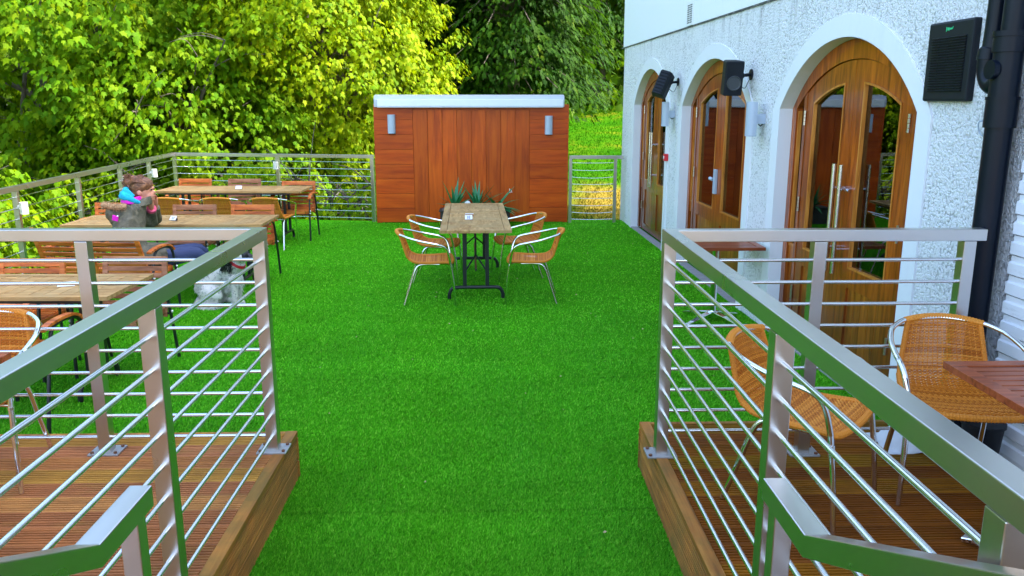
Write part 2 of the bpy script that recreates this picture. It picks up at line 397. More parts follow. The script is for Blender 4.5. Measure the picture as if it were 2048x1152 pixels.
def bignp(name, V, Fc, nper, m, parent=None):
    """numpy arrays -> one mesh; every face has nper corners"""
    me = bpy.data.meshes.new(name); me.vertices.add(len(V)); me.vertices.foreach_set('co', V.astype(np.float32).ravel())
    n = len(Fc); me.loops.add(n * nper); me.polygons.add(n)
    me.loops.foreach_set('vertex_index', Fc.astype(np.int32).ravel())
    me.polygons.foreach_set('loop_start', np.arange(0, n * nper, nper, dtype=np.int32))
    me.polygons.foreach_set('loop_total', np.full(n, nper, dtype=np.int32))
    me.update(calc_edges=True); me.materials.append(m)
    o = bpy.data.objects.new(name, me); C.objects.link(o)
    if parent is not None: o.parent = parent
    return o

# ------------------------------------------------------------ terrain
def lerp(a, b, t): return a + (b - a) * t
def sst(a, b, x):
    t = np.clip((x - a) / (b - a), 0, 1); return t * t * (3 - 2 * t)
def ground_h(x, y):
    up = .11 * np.clip(y - 14.2, 0, 40) - .12
    left = sst(-.5, -8, x)
    h = up * (1 - left) + left * (-2.2 + .05 * np.clip(y - 14, 0, 30))
    near = sst(14.2, 12.5, y)                       # under the terrace the ground drops away
    h = h * (1 - near) + near * np.where(x < -4.8, -2.4, -.9)
    h = h + .05 * np.sin(x * 1.3 + y * .7) * (1 - near)
    return h
xs = np.concatenate([np.linspace(-300, -22, 24), np.linspace(-20, 20, 110), np.linspace(22, 300, 24)])
ys = np.concatenate([np.linspace(-300, -10, 24), np.linspace(-8, 45, 140), np.linspace(48, 300, 24)])
X, Y = np.meshgrid(xs, ys); Z = ground_h(X, Y)
V = np.stack([X.ravel(), Y.ravel(), Z.ravel()], 1); nx, ny = len(xs), len(ys)
i = np.arange(ny - 1)[:, None] * nx + np.arange(nx - 1)[None]; i = i.ravel()
tag(bignp('lawn', V, np.stack([i, i + 1, i + nx + 1, i + nx], 1), 4, LAWN), 'bright grass bank rising behind the terrace', 'lawn', kind='structure')

# ------------------------------------------------------------ terrace floor
LF0, LF1 = (-4.75, 5.0), (-5.47, 14.5)              # left fence line
def leftx(y): return LF0[0] + (LF1[0] - LF0[0]) * (y - LF0[1]) / (LF1[1] - LF0[1])
out = [(leftx(0) - .05, 0), (2.75, 0), (2.75, 13.95), (2.1, 13.9), (-1.9, 13.85), (LF1[0] - .06, 14.58)]
m = MB(); m.add([(x, y, 0) for x, y in out] + [(x, y, -.3) for x, y in out], [tuple(range(6)), tuple(range(11, 5, -1))] + [(i, i + 6, (i + 1) % 6 + 6, (i + 1) % 6) for i in range(6)])
turf = m.build('artificial_turf', TURF); tag(turf, 'bright green artificial turf covering the terrace floor', 'turf', kind='structure')
rng = np.random.default_rng(3)
def blades(n):
    y = 1 / rng.uniform(1 / 13.8, 1 / 2.5, n); xl = np.where(y < 4.2, -1.06, np.maximum(-5.4, -.62 * y - .9)); xr = np.where(y < 4.27, .82, np.minimum(2.6, .9 * y)); x = xl + (xr - xl) * rng.uniform(0, 1, n)
    keep = rng.uniform(0, 1, n) < (xr - xl) / y / 1.32
    k = (x > leftx(y) + .02) & keep & ~((y < 4.17) & ((x < -1.06) | (x > .82))) & (x < 2.5 - .03 * (y - 4.9))
    x, y = x[k], y[k]; n = len(x); an = rng.uniform(0, 6.283, n); h = .013 * rng.uniform(.6, 1.3, n); wid = .0015 * y
    la = rng.normal(.6, 1.1, n); ln = h * rng.uniform(.2, 1.1, n); dx, dy = np.cos(an) * wid / 2, np.sin(an) * wid / 2
    z = np.zeros(n)
    return np.stack([np.stack([x - dx, y - dy, z], 1), np.stack([x + dx, y + dy, z], 1), np.stack([x + np.cos(la) * ln, y + np.sin(la) * ln, h], 1)], 1).reshape(-1, 3)
VV = blades(900000)
tag(bignp('turf_grass', VV, np.arange(len(VV)).reshape(-1, 3), 3, BLADE), 'short plastic grass pile of the green turf', 'grass', kind='stuff')
# lawn tufts behind the terrace
n = 60000; x = rng.uniform(-1, 6.5, n); y = 14 + 18 * rng.uniform(0, 1, n) ** 1.6; an = rng.uniform(0, 6.283, n); h = rng.uniform(.02, .07, n); wd = .012
z = ground_h(x, y) - .01; la = rng.uniform(0, 6.283, n); ln = h * .5
VV = np.stack([np.stack([x - np.cos(an) * wd, y - np.sin(an) * wd, z], 1), np.stack([x + np.cos(an) * wd, y + np.sin(an) * wd, z], 1), np.stack([x + np.cos(la) * ln, y + np.sin(la) * ln, z + h], 1)], 1).reshape(-1, 3)
a = NM('lawn_blades'); isl = a.island(); f = a.noise(a.mapping(), .5, 6, .7)
c = a.mix(DRY(a, f), a.ramp(isl, [(0, srgb(30, 84, 1)), (1, srgb(62, 118, 3))]), a.ramp(isl, [(0, srgb(104, 106, 16)), (1, srgb(160, 130, 54))]))
a.set(c, .9, Specular_IOR_Level=.03)
tag(bignp('lawn_grass', VV, np.arange(len(VV)).reshape(-1, 3), 3, a.m), 'longer sunlit grass with dry yellow patches behind the terrace', 'grass', kind='stuff')

n = 90; x = rng.uniform(-2.2, 2.2, n); y = rng.uniform(3.5, 12.5, n); an = rng.uniform(0, 6.28, n); q = np.arange(n); sz = rng.uniform(.005, .012, n)
VV = np.stack([np.stack([x + np.cos(an + k * 1.57) * sz * (1 if k % 2 else .5), y + np.sin(an + k * 1.57) * sz * (1 if k % 2 else .5), np.full(n, .013) + .004 * (k % 3)], 1) for k in range(4)], 1).reshape(-1, 3)
tag(bignp('fallen_petals', VV, np.arange(n * 4).reshape(-1, 4), 4, plain('dry_petal', srgb(176, 160, 110), .8)), 'scattered pale petals and bits on the turf', 'petals', kind='stuff')

# raised decking platforms
PT = .26
def platform(x0, x1, y0, y1, edge, label, dm=None):
    top = MB(); prof = []; bw = .14; g = 7
    for k in range(g):                              # ribbed profile of one board
        u0 = k * bw / g; prof += [(u0 + .002, 0), (u0 + .0115, 0), (u0 + .0125, -.010), (u0 + .0192, -.010)]
    prof = [(.0, -.006)] + prof[:-2] + [(bw - .004, -.006), (bw - .004, -.028), (0, -.028)]
    y = y1 - .03
    ex = edge; a0, a1 = (x0, ex - .062) if ex == x1 else (ex + .062, x1)
    while y > y0:
        dz = random.uniform(-.0015, .0015); n = len(prof)
        vs = [(a0, y - u, PT + w_ + dz) for u, w_ in prof] + [(a1 + random.uniform(-.003, .003), y - u, PT + w_ + dz) for u, w_ in prof]
        top.add(vs, [(i, (i + 1) % n, (i + 1) % n + n, i + n) for i in range(n)] + [tuple(range(n - 1, -1, -1)), tuple(range(n, 2 * n))])
        y -= bw
    o = top.build('timber_platform', dm or DECKM); tag(o, label, 'decking', kind='structure')
    s = 1 if ex == x1 else -1
    e = MB(); e.box((ex - s * .031, (y0 + y1) / 2, PT - .012), (.058, y1 - y0, .03)); e.box(((x0 + x1) / 2 - s * .03, y1 - .013, PT - .015), (x1 - x0 - .06, .028, .03))
    e.build('edge_board', DECKSIDE, o, bevel=.003)
    f = MB()
    for zb, hh in ((PT - .092, .126), (PT - .2215, .115)):          # two ribbed fascia boards on each face
        pr = []
        for k in range(7):
            u0 = k * hh / 7; pr += [(u0 + .001, 0), (u0 + .011, 0), (u0 + .013, -.004), (u0 + hh / 7 - .001, -.004)]
        pr = [(0, -.02)] + pr + [(hh, -.02)]; n = len(pr)
        for A, B, N in (((ex - s * .004, y0), (ex - s * .004, y1 - .004), (s, 0)), ((x0, y1 - .004), (x1, y1 - .004), (0, 1))):
            vs = [(P[0] + N[0] * d, P[1] + N[1] * d, zb - hh / 2 + u) for P in (A, B) for u, d in pr]
            f.add(vs, [(i, (i + 1) % n, (i + 1) % n + n, i + n) for i in range(n)] + [tuple(range(n - 1, -1, -1)), tuple(range(n, 2 * n))])
    f.build('fascia', DECKSIDE, o)
    return o
DECKSIDE = wood('fascia_timber', srgb(96, 54, 16), srgb(166, 104, 42), srgb(206, 140, 62), (20, 1.5, 30), .6, .4, .25, 0, False, srgb(112, 92, 40))
platform(leftx(2) - .2, -1.045, -.5, 4.17, -1.045, 'ribbed timber platform left of the turf aisle')
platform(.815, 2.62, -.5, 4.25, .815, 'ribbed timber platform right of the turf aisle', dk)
m = MB()
for k in range(4): m.box((-.11, 1.75 - .29 * k - .6, .085 * (k + 1) - .002), (1.84, 1.2, .17 * (k + 1)))
tag(m.build('steps', DECKSIDE, bevel=.004), 'timber steps leading up from the turf aisle', 'steps', kind='structure')

m = MB(); m.box((-1, -11.4, .33), (26, 20, .62)); tag(m.build('paving', plain('reflected_buff_paving', srgb(142, 120, 98), .8, 0, .25, 3, .2)), 'unseen buff paving added behind the camera for the steel to reflect', 'paving', kind='structure')  # unseen behind the camera, added for its warm reflection in the steel posts

# ------------------------------------------------------------ steel railings
def mitred(mb, pts, w_, h_, z):
    """rectangular rail along pts (plan) with mitred corners, top at z"""
    P = [Vector((p[0], p[1])) for p in pts]; n = len(P); L = []; Rr = []
    for i in range(n):
        d1 = (P[i] - P[i - 1]).normalized() if i > 0 else (P[1] - P[0]).normalized()
        d2 = (P[i + 1] - P[i]).normalized() if i < n - 1 else d1
        nrm = (Vector((-d1.y, d1.x)) + Vector((-d2.y, d2.x))).normalized(); k = w_ / 2 / max(.3, nrm.dot(Vector((-d1.y, d1.x))))
        L.append(P[i] + nrm * k); Rr.append(P[i] - nrm * k)
    zs = z if isinstance(z, (list, tuple)) else [z] * n
    vs = []
    for i in range(n): vs += [(*L[i], zs[i]), (*Rr[i], zs[i]), (*Rr[i], zs[i] - h_), (*L[i], zs[i] - h_)]
    fs = [(i * 4 + k, i * 4 + (k + 1) % 4, (i + 1) * 4 + (k + 1) % 4, (i + 1) * 4 + k) for i in range(n - 1) for k in range(4)] + [(3, 2, 1, 0), (n * 4 - 4, n * 4 - 3, n * 4 - 2, n * 4 - 1)]
    mb.add(vs, fs)
def railing(label, pts, posts, zbase, ztop, rods, rail_w=.062, pw=.06, rod_r=.007, name='steel_railing', plates=True, sag=0, pd=None, spans=None):
    t = thing(name, label, 'railing', (pts[0][0], pts[0][1], zbase)); L = Vector((pts[0][0], pts[0][1], zbase))
    q = lambda x, y, z: (x - L.x, y - L.y, z - L.z)
    m = MB(); mitred(m, [(p[0] - L.x, p[1] - L.y) for p in pts], rail_w, .056, ztop - L.z); m.build('handrail', ST, t, bevel=.003)
    for (x, y, a_) in posts:
        m = MB(); m.box((0, 0, (ztop - .0575 - zbase) / 2), (pw, pd or pw, ztop - .0575 - zbase), (0, 0, a_))
        p = m.build('post', ST, t, bevel=.003, loc=q(x, y, zbase))
        if plates:
            m = MB(); m.box((0, 0, .005), (.15, .12, .01), (0, 0, a_)); bp = m.build('base_plate', PLT, p, bevel=.002)
            m = MB()
            for sx in (-.058, .058):
                for sy in (-.043, .043): m.tube([(sx, sy, .010), (sx, sy, .018)], .009, 6)
            m.build('bolt', RUST, p)
    for (A, B) in spans or zip(posts[:-1], posts[1:]):
        d = (Vector(B[:2]) - Vector(A[:2])); d.normalize(); a0 = Vector(A[:2]) + d * (pw / 2 - .004); b0 = Vector(B[:2]) - d * (pw / 2 - .004)
        for j, z in enumerate(rods):
            m = MB()
            if sag:
                s_ = sag * (.3 + .7 * ((j * 7) % 5) / 4); m.tube([q(*(a0.lerp(b0, k / 8)), z - s_ * 4 * (k / 8) * (1 - k / 8)) for k in range(9)], rod_r, 8)
            else: m.tube([q(a0.x, a0.y, z), q(b0.x, b0.y, z)], rod_r, 10)
            m.build('rod', STR, t, smooth=True)
    return t
PLT = plain('dull_steel_plate', (.36, .35, .35, 1), .5, .7, .2)
RUST = plain('rusty_bolt', srgb(120, 80, 60), .6, .6)
rodz = [1.248 - .1135 * k for k in range(9)]
LX, RX, FY = -1.112, .848, 3.93
railing('brushed steel railing round the timber platform on the left of the aisle', [(-3.95, FY), (LX, FY), (LX, .55)],
        [(-3.6, FY, 0), (-2.78, FY, 0), (-1.95, FY, 0), (LX, FY, 0), (LX, 2.62, 0), (LX, 1.3, 0)], PT, 1.402, rodz, rod_r=.0085)
rodz2 = [1.252 - .1085 * k for k in range(9)]
RFY = 3.83
railing('brushed steel railing round the timber platform on the right of the aisle', [(2.36, RFY), (RX, RFY), (RX, .55)],
        [(2.285, RFY, 0), (1.565, RFY, 0), (RX, RFY, 0), (RX, 2.28, 0), (RX, 1.2, 0)], PT, 1.402, rodz2, rod_r=.0085)
# stair handrails
def handrail(label, x):
    t = thing('stair_handrail', label, 'handrail', (x, 2.04, 0), group='short handrails of the steps')
    m = MB(); pr = [(0, 0, 1.0), (0, -.30, 1.0), (0, -1.05, 1.36), (0, -1.9, 1.78)]
    for i in range(3):
        pass
    vs = []
    for (x_, y_, z_) in pr: vs += [(-.03, y_, z_), (.03, y_, z_), (.03, y_, z_ - .06), (-.03, y_, z_ - .06)]
    m.add(vs, [(i * 4 + k, i * 4 + (k + 1) % 4, (i + 1) * 4 + (k + 1) % 4, (i + 1) * 4 + k) for i in range(3) for k in range(4)] + [(3, 2, 1, 0), (12, 13, 14, 15)])
    m.build('rail', ST, t, bevel=.003)
    m = MB(); m.box((0, -.07, .47), (.05, .05, .938)); m.build('post', ST, t, bevel=.003)
    m = MB(); m.box((0, -1.3, .97), (.05, .05, .92)); m.build('post', ST, t, bevel=.003)
handrail('short cranked steel handrail in front of the left platform railing', -.936)
handrail('short cranked steel handrail in front of the right platform railing', .765)

# terrace boundary fences
rz3 = [.992 - .1165 * k for k in range(9)]
ang = math.atan2(LF1[1] - LF0[1], LF1[0] - LF0[0]) - math.pi / 2
pts = [(leftx(3.4), 3.4), LF1, (-1.93, 13.78)]
def backy(x): return 14.5 + (13.78 - 14.5) * (x - LF1[0]) / (-1.93 - LF1[0])
posts = [(leftx(y), y, ang) for y in (4.0, 5.6, 7.2, 8.85, 10.45, 11.9, 13.15)] + [(*LF1, 0)] + [(x, backy(x), -.2) for x in (-3.6, -1.96)]
railing('steel railing with level rods along the left edge and the back of the terrace', pts, posts, 0, 1.115, rz3, rail_w=.06, pw=.055, rod_r=.006, plates=False, name='terrace_railing')
railing('short steel railing with sagging rods between the timber screen and the white building', [(1.3, 13.6), (2.2, 13.6)], [(1.32, 13.6, 0), (2.06, 13.6, 0)], 0, 1.11, rz3, rail_w=.06, pw=.05, rod_r=.005, plates=False, sag=.02, name='terrace_railing')

# ------------------------------------------------------------ cedar screen
scr = thing('timber_screen', 'orange cedar board screen with a white awning box on top', 'screen', (-.31, 13.66, 0))
m = MB(); x0, x1 = -1.572, 1.585
m.box((0, .06, .98), (3.12, .06, 1.9)); m.build('frame', cedar, scr)
m = MB(); rows = 8; hb = 1.92 / rows
bl = 1.0 - .99 + -1.572 + .63
for side in (0, 1):
    a0, a1 = (x0, -.947) if side == 0 else (.955, x1)
    m = MB()
    for k in range(rows): m.box(((a0 + a1) / 2, 0, hb * (k + .5) + .01), (a1 - a0 - .003, .022, hb - .005))
    m.build('level_boards', cedarh, scr, bevel=.0015)
m = MB(); wb = (.955 + .947) / 8
for k in range(8): m.box((-.947 + wb * (k + .5), -.002, .93), (wb - .006, .022, 1.83))
m.build('upright_boards', cedar, scr, bevel=.0015)
for xe in (x0 + .03, x1 - .03): m = MB(); m.box((xe, .05, .965), (.08, .09, 1.93)); m.build('edge_post', cedar, scr)
ab = thing('awning_box', 'long white awning cassette on top of the orange timber screen', 'awning box', (-.31, 13.66, 1.86))
m = MB(); pr = [(.13, .03), (-.05, .03), (-.05, .14), (-.02, .205), (.13, .225)]
n = len(pr); vs = [(x0 + .01, a_, b_) for a_, b_ in pr] + [(x1 - .07, a_, b_) for a_, b_ in pr]
m.add(vs, [(i, (i + 1) % n, (i + 1) % n + n, i + n) for i in range(n)] + [tuple(range(n)), tuple(range(2 * n - 1, n - 1, -1))])
GW = plain('grey_white_metal', (.5, .53, .58, 1), .4, .2, .05); WW = plain('white_aluminium', (.8, .83, .87, 1), .35, .1, .05)
m.build('housing', GW, ab, bevel=.004)
m = MB(); m.box((-.005, -.075, .095), (x1 - x0 - .16, .045, .105)); m.box((-.005, -.08, .03), (x1 - x0 - .16, .06, .014)); m.build('front_bar', WW, ab, bevel=.005)
# mark on the screen: two small pale scratches
m = MB(); m.bar((.635, -.0145, .50), (.625, -.0145, .57), .002, .012, (1, 0, 0)); m.bar((.665, -.0145, .50), (.65, -.0145, .555), .002, .01, (1, 0, 0)); m.build('pale_scratch', WHITE, scr)

def wall_lamp(label, loc, rz, group, arm=.0):
    t = thing('wall_lamp', label, 'wall lamp', loc, rz, group)
    m = MB(); pr = []
    for k in range(9):
        an = math.pi * k / 8; pr.append((.062 * math.cos(an), -.03 - arm - .05 * math.sin(an)))
    pr += [(-.062, -arm), (.062, -arm)]; n = len(pr)
    m.add([(a_, b_, -.15) for a_, b_ in pr] + [(a_, b_, .15) for a_, b_ in pr], [(i, (i + 1) % n, (i + 1) % n + n, i + n) for i in range(n)] + [tuple(range(n)), tuple(range(2 * n - 1, n - 1, -1))])
    m.build('lamp_body', GREYM, t, smooth=True, bevel=.002)
    if arm:
        m = MB(); m.box((0, -arm / 2, 0), (.075, arm, .085)); m.build('bracket', GREYM, t, bevel=.003)
        m = MB(); m.tube([(0, -.012, -.045), (0, -.03, -.062), (0, -.05, -.045)], .006, 6); m.build('cable', BLKPL, t)
    else:
        m = MB(); m.box((.004, .0, -.155), (.1, .05, .012)); m.build('lens', BLKPL, t)
    return t
wall_lamp('grey up and down lamp at the upper left of the timber screen', (-1.6, 13.645, 1.62), R(0), 'grey lamps on the timber screen')
wall_lamp('grey up and down lamp at the upper right of the timber screen', (.955, 13.645, 1.6), R(0), 'grey lamps on the timber screen')

# ------------------------------------------------------------ building
P0 = Vector((2.52, 4.87, 0)); WA = R(91.833)        # local x runs along the wall away from the camera, y out to the terrace
bld = thing('pub_building', 'white roughcast building with three arched timber doors along the terrace', 'building', P0, WA)
M0 = Matrix.Translation(P0) @ Matrix.Rotation(WA, 4, 'Z')
WL = lambda x, y, z: M0 @ Vector((x, y, z))
def arch(s0, s1, zs, za, n=22, zb=None):
    """outline of an arched opening; segmental arch from (s0,zs) over the apex za"""
    c = (s0 + s1) / 2; hw = (s1 - s0) / 2; r = za - zs; RR = (hw * hw + r * r) / (2 * r); cz = za - RR; a0 = math.asin(min(1, hw / RR))
    top = [(c - RR * math.sin(a0 - 2 * a0 * k / n) * 1, cz + RR * math.cos(a0 - 2 * a0 * k / n)) for k in range(n + 1)]
    # fuller shoulders than a plain segment
    top = [(x, z) for x, z in top]
    if zb is None: return top
    return [(s0, zb)] + top + [(s1, zb)]
D = [(0.0, 2.15), (2.95, 5.32), (6.1, 8.19)]
ZS, ZA = 1.93, 2.43
nearx, farx, HT = -.95, 9.16, 7.7
holes = [arch(a_, b_, ZS, ZA, 26, -.25) for a_, b_ in D]
# the openings reach the base, so the wall outline runs up round them
outl = [(nearx, -.3)]
for h in holes: outl += [(h[0][0], -.3)] + h[1:-1] + [(h[-1][0], -.3)]
outl += [(farx, -.3), (farx, 2.83), (nearx, 2.83)]
plate(outl, [], -.30, 0).build('lower_wall', ROUGH, bld)
m = MB(); m.box(((nearx + farx) / 2, -.142, (2.845 + HT) / 2), (farx - nearx + .03, .32, HT - 2.845)); m.build('upper_wall', FINE, bld)
m = MB()
k = nearx
while k < farx:
    L = random.uniform(.25, .6); m.box((min(k + L / 2, farx), .004, 2.8375 + random.uniform(-.002, .002)), (L, .018, .014 + random.uniform(0, .006))); k += L
m.build('drip_line', GRIME, bld)
m = MB(); m.box((farx - .14, -3.4, HT / 2), (.28, 6.2, HT + .6)); m.box((nearx - .9, -6.5, HT / 2), (.28, .3, HT + .6)); m.box(((nearx + farx) / 2 - 3, -6.6, HT / 2), (farx - nearx + 6, .28, HT + .6)); m.build('rear_wall', FINE, bld)
ROOFM = plain('roof_slate', (.06, .065, .07, 1), .6, 0, .3, 5, .3)
m = MB(); m.box(((nearx + farx) / 2 - 3, -3.2, HT + .12), (farx - nearx + 6.6, 7.4, .22)); m.build('roof', ROOFM, bld)
m = MB(); m.box((4.1, -3.3, -.02), (10.0, 5.9, .04)); m.build('inside_floor', DKFLOOR, bld)
m = MB(); m.box((4.1, -4.2, 1.4), (9.6, .05, 2.75)); m.box((4.1, -2.25, 2.79), (9.6, 3.9, .04)); m.box((2.55, -2.2, 1.35), (.1, 3.6, 2.7)); m.box((5.75, -2.2, 1.35), (.1, 3.6, 2.7)); m.box((-.6, -2.2, 1.35), (.1, 3.6, 2.7)); m.build('inside_wall', DARKIN, bld)
# things inside the bar: dark tables seen through the glass
m = MB()
for tx in (1.0, 4.1, 7.2): m.box((tx, -2.2, .74), (1.2, .7, .04)); m.box((tx - .5, -2.2, .37), (.06, .6, .72)); m.box((tx + .5, -2.2, .37), (.06, .6, .72))
m.build('inside_table', doorw, bld)
for (a_, b_) in D:                                  # smooth painted surround
    bw = .155
    o_ = [(a_ - bw, -.25)] + arch(a_ - bw, b_ + bw, ZS - .02, ZA + .15, 26) + [(b_ + bw, -.25)]
    i_ = [(b_, -.25)] + arch(a_, b_, ZS, ZA, 26)[::-1] + [(a_, -.25)]
    plate(o_ + i_, [], -.02, .012).build('door_surround', SMOOTH, bld, bevel=.003)
    # smooth reveal lining
    m = MB(); q = [(a_, -.02)] + arch(a_, b_, ZS, ZA, 26) + [(b_, -.02)]
    sgn = [((x - (a_ + b_) / 2), (z - 1.6)) for x, z in q]
    vs = []
    for (x, z), (dx, dz) in zip(q, sgn):
        e = .004; l = math.hypot(dx, dz); vs += [(x - dx / l * e, .010, z - dz / l * e), (x - dx / l * e, -.30, z - dz / l * e)]
    m.add(vs, [(2 * i, 2 * i + 2, 2 * i + 3, 2 * i + 1) for i in range(len(q) - 1)]); m.build('reveal', SMOOTH, bld)
    m = MB(); m.box(((a_ + b_) / 2, -.05, .006), (b_ - a_ - .01, .11, .02)); m.build('threshold', CONC, bld, bevel=.004)

def vcap(m, w0, w1, y0, y1, zl, zh): m.box(((w0 + w1) / 2, (y0 + y1) / 2, (zl + zh) / 2), (w1 - w0, y1 - y0, zh - zl))
def door(a_, b_, kind):
    yb = -.10; cx = (a_ + b_) / 2; e = .006
    A, B = a_ + e, b_ - e
    fw = .085
    fr = plate([(A, .03)] + arch(A, B, ZS, ZA - e, 26) + [(B, .03), (B - fw, .03)] + arch(A + fw, B - fw, ZS + .0, ZA - .145, 26)[::-1] + [(A + fw, .03)], [], yb - .1, yb)
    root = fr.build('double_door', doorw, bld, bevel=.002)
    # mullions between the side lights and the leaves
    l0, l1 = a_ + .275, b_ - .275                    # leaves
    f_arch = lambda x: zarch(x, A + fw, B - fw, ZS, ZA - .145)
    for x0_, x1_ in ((l0 - .055, l0 - .004), (l1 + .004, l1 + .055)): m = MB(); m.add(*slab(x0_, x1_, yb - .09, yb - .005, .03, f_arch(x0_) - .0, f_arch(x1_) - .0)); m.build('mullion', doorw, root, bevel=.002)
    # side lights: glass above, boarded panel below
    for x0_, x1_ in ((A + fw, l0 - .055), (l1 + .055, B - fw)):
        if x1_ - x0_ < .03: continue
        g = MB(); g.add(*slab(x0_, x1_, yb - .055, yb - .049, .78, f_arch(x0_), f_arch(x1_))); g.build('side_glass', GLASS, root)
        p = MB(); n_ = 3
        for k in range(n_): vcap(p, lerp(x0_, x1_, k / n_) + .001, lerp(x0_, x1_, (k + 1) / n_) - .002, yb - .055, yb - .035, .03, .66)
        vcap(p, x0_, x1_, yb - .07, yb - .02, .66, .78); p.build('side_panel', doorp, root)
        t_ = MB(); vcap(t_, x0_, x1_, yb - .045, yb - .015, .781, .803); vcap(t_, x0_, x0_ + .014, yb - .045, yb - .015, .804, f_arch(x0_) - .01); vcap(t_, x1_ - .014, x1_, yb - .045, yb - .015, .804, f_arch(x1_) - .02 if f_arch(x1_) > 1 else 1.9)
        t_.build('glazing_bead', trimw, root)
    mid = (l0 + l1) / 2; LA0, LA1 = A + fw, B - fw
    for side, (p0, p1) in enumerate(((l0, mid - .002), (mid + .002, l1))):
        n = 14; zt = lambda x: zarch(x, LA0, LA1, ZS, ZA - .145) - .006
        xs_ = [lerp(p0, p1, k / n) for k in range(n + 1)]
        st_out = .13 if side == 0 else .10; st_in = .145
        g0, g1 = (p0 + .125, p1 - .14) if side == 0 else (p0 + .14, p1 - .125)
        zg0 = .80
        ztg = lambda x: zarch(x, LA0 + .12, LA1 - .12, ZS - .05, ZA - .145 - .155)
        hole = [(g0, zg0)] + [(lerp(g0, g1, k / 8), ztg(lerp(g0, g1, k / 8))) for k in range(9)] + [(g1, zg0)]
        hole2 = [(g0, .13), (g0, .66), (g1, .66), (g1, .13)]
        outr = [(p0, .035)] + [(x, zt(x)) for x in xs_] + [(p1, .035)]
        lf = plate(outr, [hole, hole2], yb - .065, yb - .012).build('door_leaf', doorw, root, bevel=.002)
        g = MB(); pts_ = hole; n_ = len(pts_)
        g.add([(x, yb - .042, z) for x, z in pts_] + [(x, yb - .036, z) for x, z in pts_], [tuple(range(n_)), tuple(range(2 * n_ - 1, n_ - 1, -1))] + [(i, (i + 1) % n_, (i + 1) % n_ + n_, i + n_) for i in range(n_)])
        gp = g.build('glass_pane', GLASS, root)
        p = MB(); nb = 5
        for k in range(nb): vcap(p, lerp(g0, g1, k / nb) + .0015, lerp(g0, g1, (k + 1) / nb) - .0015, yb - .05, yb - .028, .125, .665)
        p.build('boarded_panel', doorp, root, bevel=.002)
        b_in = .016                                    # glazing bead
        inner = [(g0 + b_in, zg0 + b_in)] + [(lerp(g0 + b_in, g1 - b_in, k / 8), ztg(lerp(g0, g1, k / 8)) - b_in) for k in range(9)] + [(g1 - b_in, zg0 + b_in)]
        ho = [(g0 + .001, zg0 + .001)] + [(lerp(g0 + .001, g1 - .001, k / 8), ztg(lerp(g0, g1, k / 8)) - .001) for k in range(9)] + [(g1 - .001, zg0 + .001)]
        plate(ho, [inner], yb - .034, yb - .006).build('glazing_bead', trimw, root)
        hx = p0 if side == 0 else p1
        for hz in (.35, 1.1, 1.80):
            m = MB()
            for k in range(4): m.tube([(hx, yb + .004, hz + .03 * k), (hx, yb + .004, hz + .03 * k + .026)], .009, 8)
            m.build('hinge', ST, root, smooth=True)
        if kind == 'bars':
            hx = mid + (-.06 if side == 0 else .055); m = MB(); m.tube([(hx, yb + .065, .75), (hx, yb + .065, 1.545)], .0165, 12)
            for hz in (.93, 1.37): m.tube([(hx, yb - .015, hz), (hx, yb + .065, hz)], .009, 8)
            m.build('pull_handle', STR, root, smooth=True)
    if kind == 'bars':
        m = MB(); m.tube([(mid - .10, yb + .01, 1.36), (mid - .02, yb + .01, 1.37)], .012, 8); m.build('latch', STR, root, smooth=True)
    else:
        m = MB(); m.box((mid + .045, yb + .004, 1.12), (.075, .03, .27)); m.tube([(mid + .09, yb + .02, 1.14), (mid + .14, yb + .04, 1.15)], .02, 8); m.build('keypad_lock', GREYM, root, bevel=.004)
    return root
def zarch(x, s0, s1, zs, za):
    c = (s0 + s1) / 2; hw = (s1 - s0) / 2; r = za - zs; RR = (hw * hw + r * r) / (2 * r); return za - RR + math.sqrt(max(0, RR * RR - (x - c) ** 2))
def slab(x0_, x1_, y0_, y1_, zb, z0_, z1_):
    vs = [(x0_, y0_, zb), (x1_, y0_, zb), (x1_, y1_, zb), (x0_, y1_, zb), (x0_, y0_, z0_), (x1_, y0_, z1_), (x1_, y1_, z1_), (x0_, y1_, z0_)]
    return vs, [(3, 2, 1, 0), (4, 5, 6, 7), (0, 1, 5, 4), (1, 2, 6, 5), (2, 3, 7, 6), (3, 0, 4, 7)]
for (a_, b_), kd in zip(D, ('bars', 'lock', 'bars')): door(a_, b_, kd)

# near wing of painted boards
wing = thing('boarded_wall', 'white painted shiplap board wall beyond the black downpipe', 'wall', WL(-.95, 0, 0), WA)
m = MB()
for k in range(48):
    z0 = -.3 + k * .098; vs = []
    for xx in (-5.2, -.06): vs += [(xx, .02, z0), (xx, .034, z0 + .006), (xx, .034, z0 + .060), (xx, .022, z0 + .068), (xx, .022, z0 + .095), (xx, -.02, z0 + .095), (xx, -.02, z0)]
    m.add(vs, [(i, (i + 1) % 7, (i + 1) % 7 + 7, i + 7) for i in range(7)] + [tuple(range(6, -1, -1)), tuple(range(7, 14))])
m.build('boards', CLAD, wing)
m = MB(); m.box((-2.6, -.11, 2.95), (5.2, .17, 6.5)); m.build('backing', GRIME, wing)

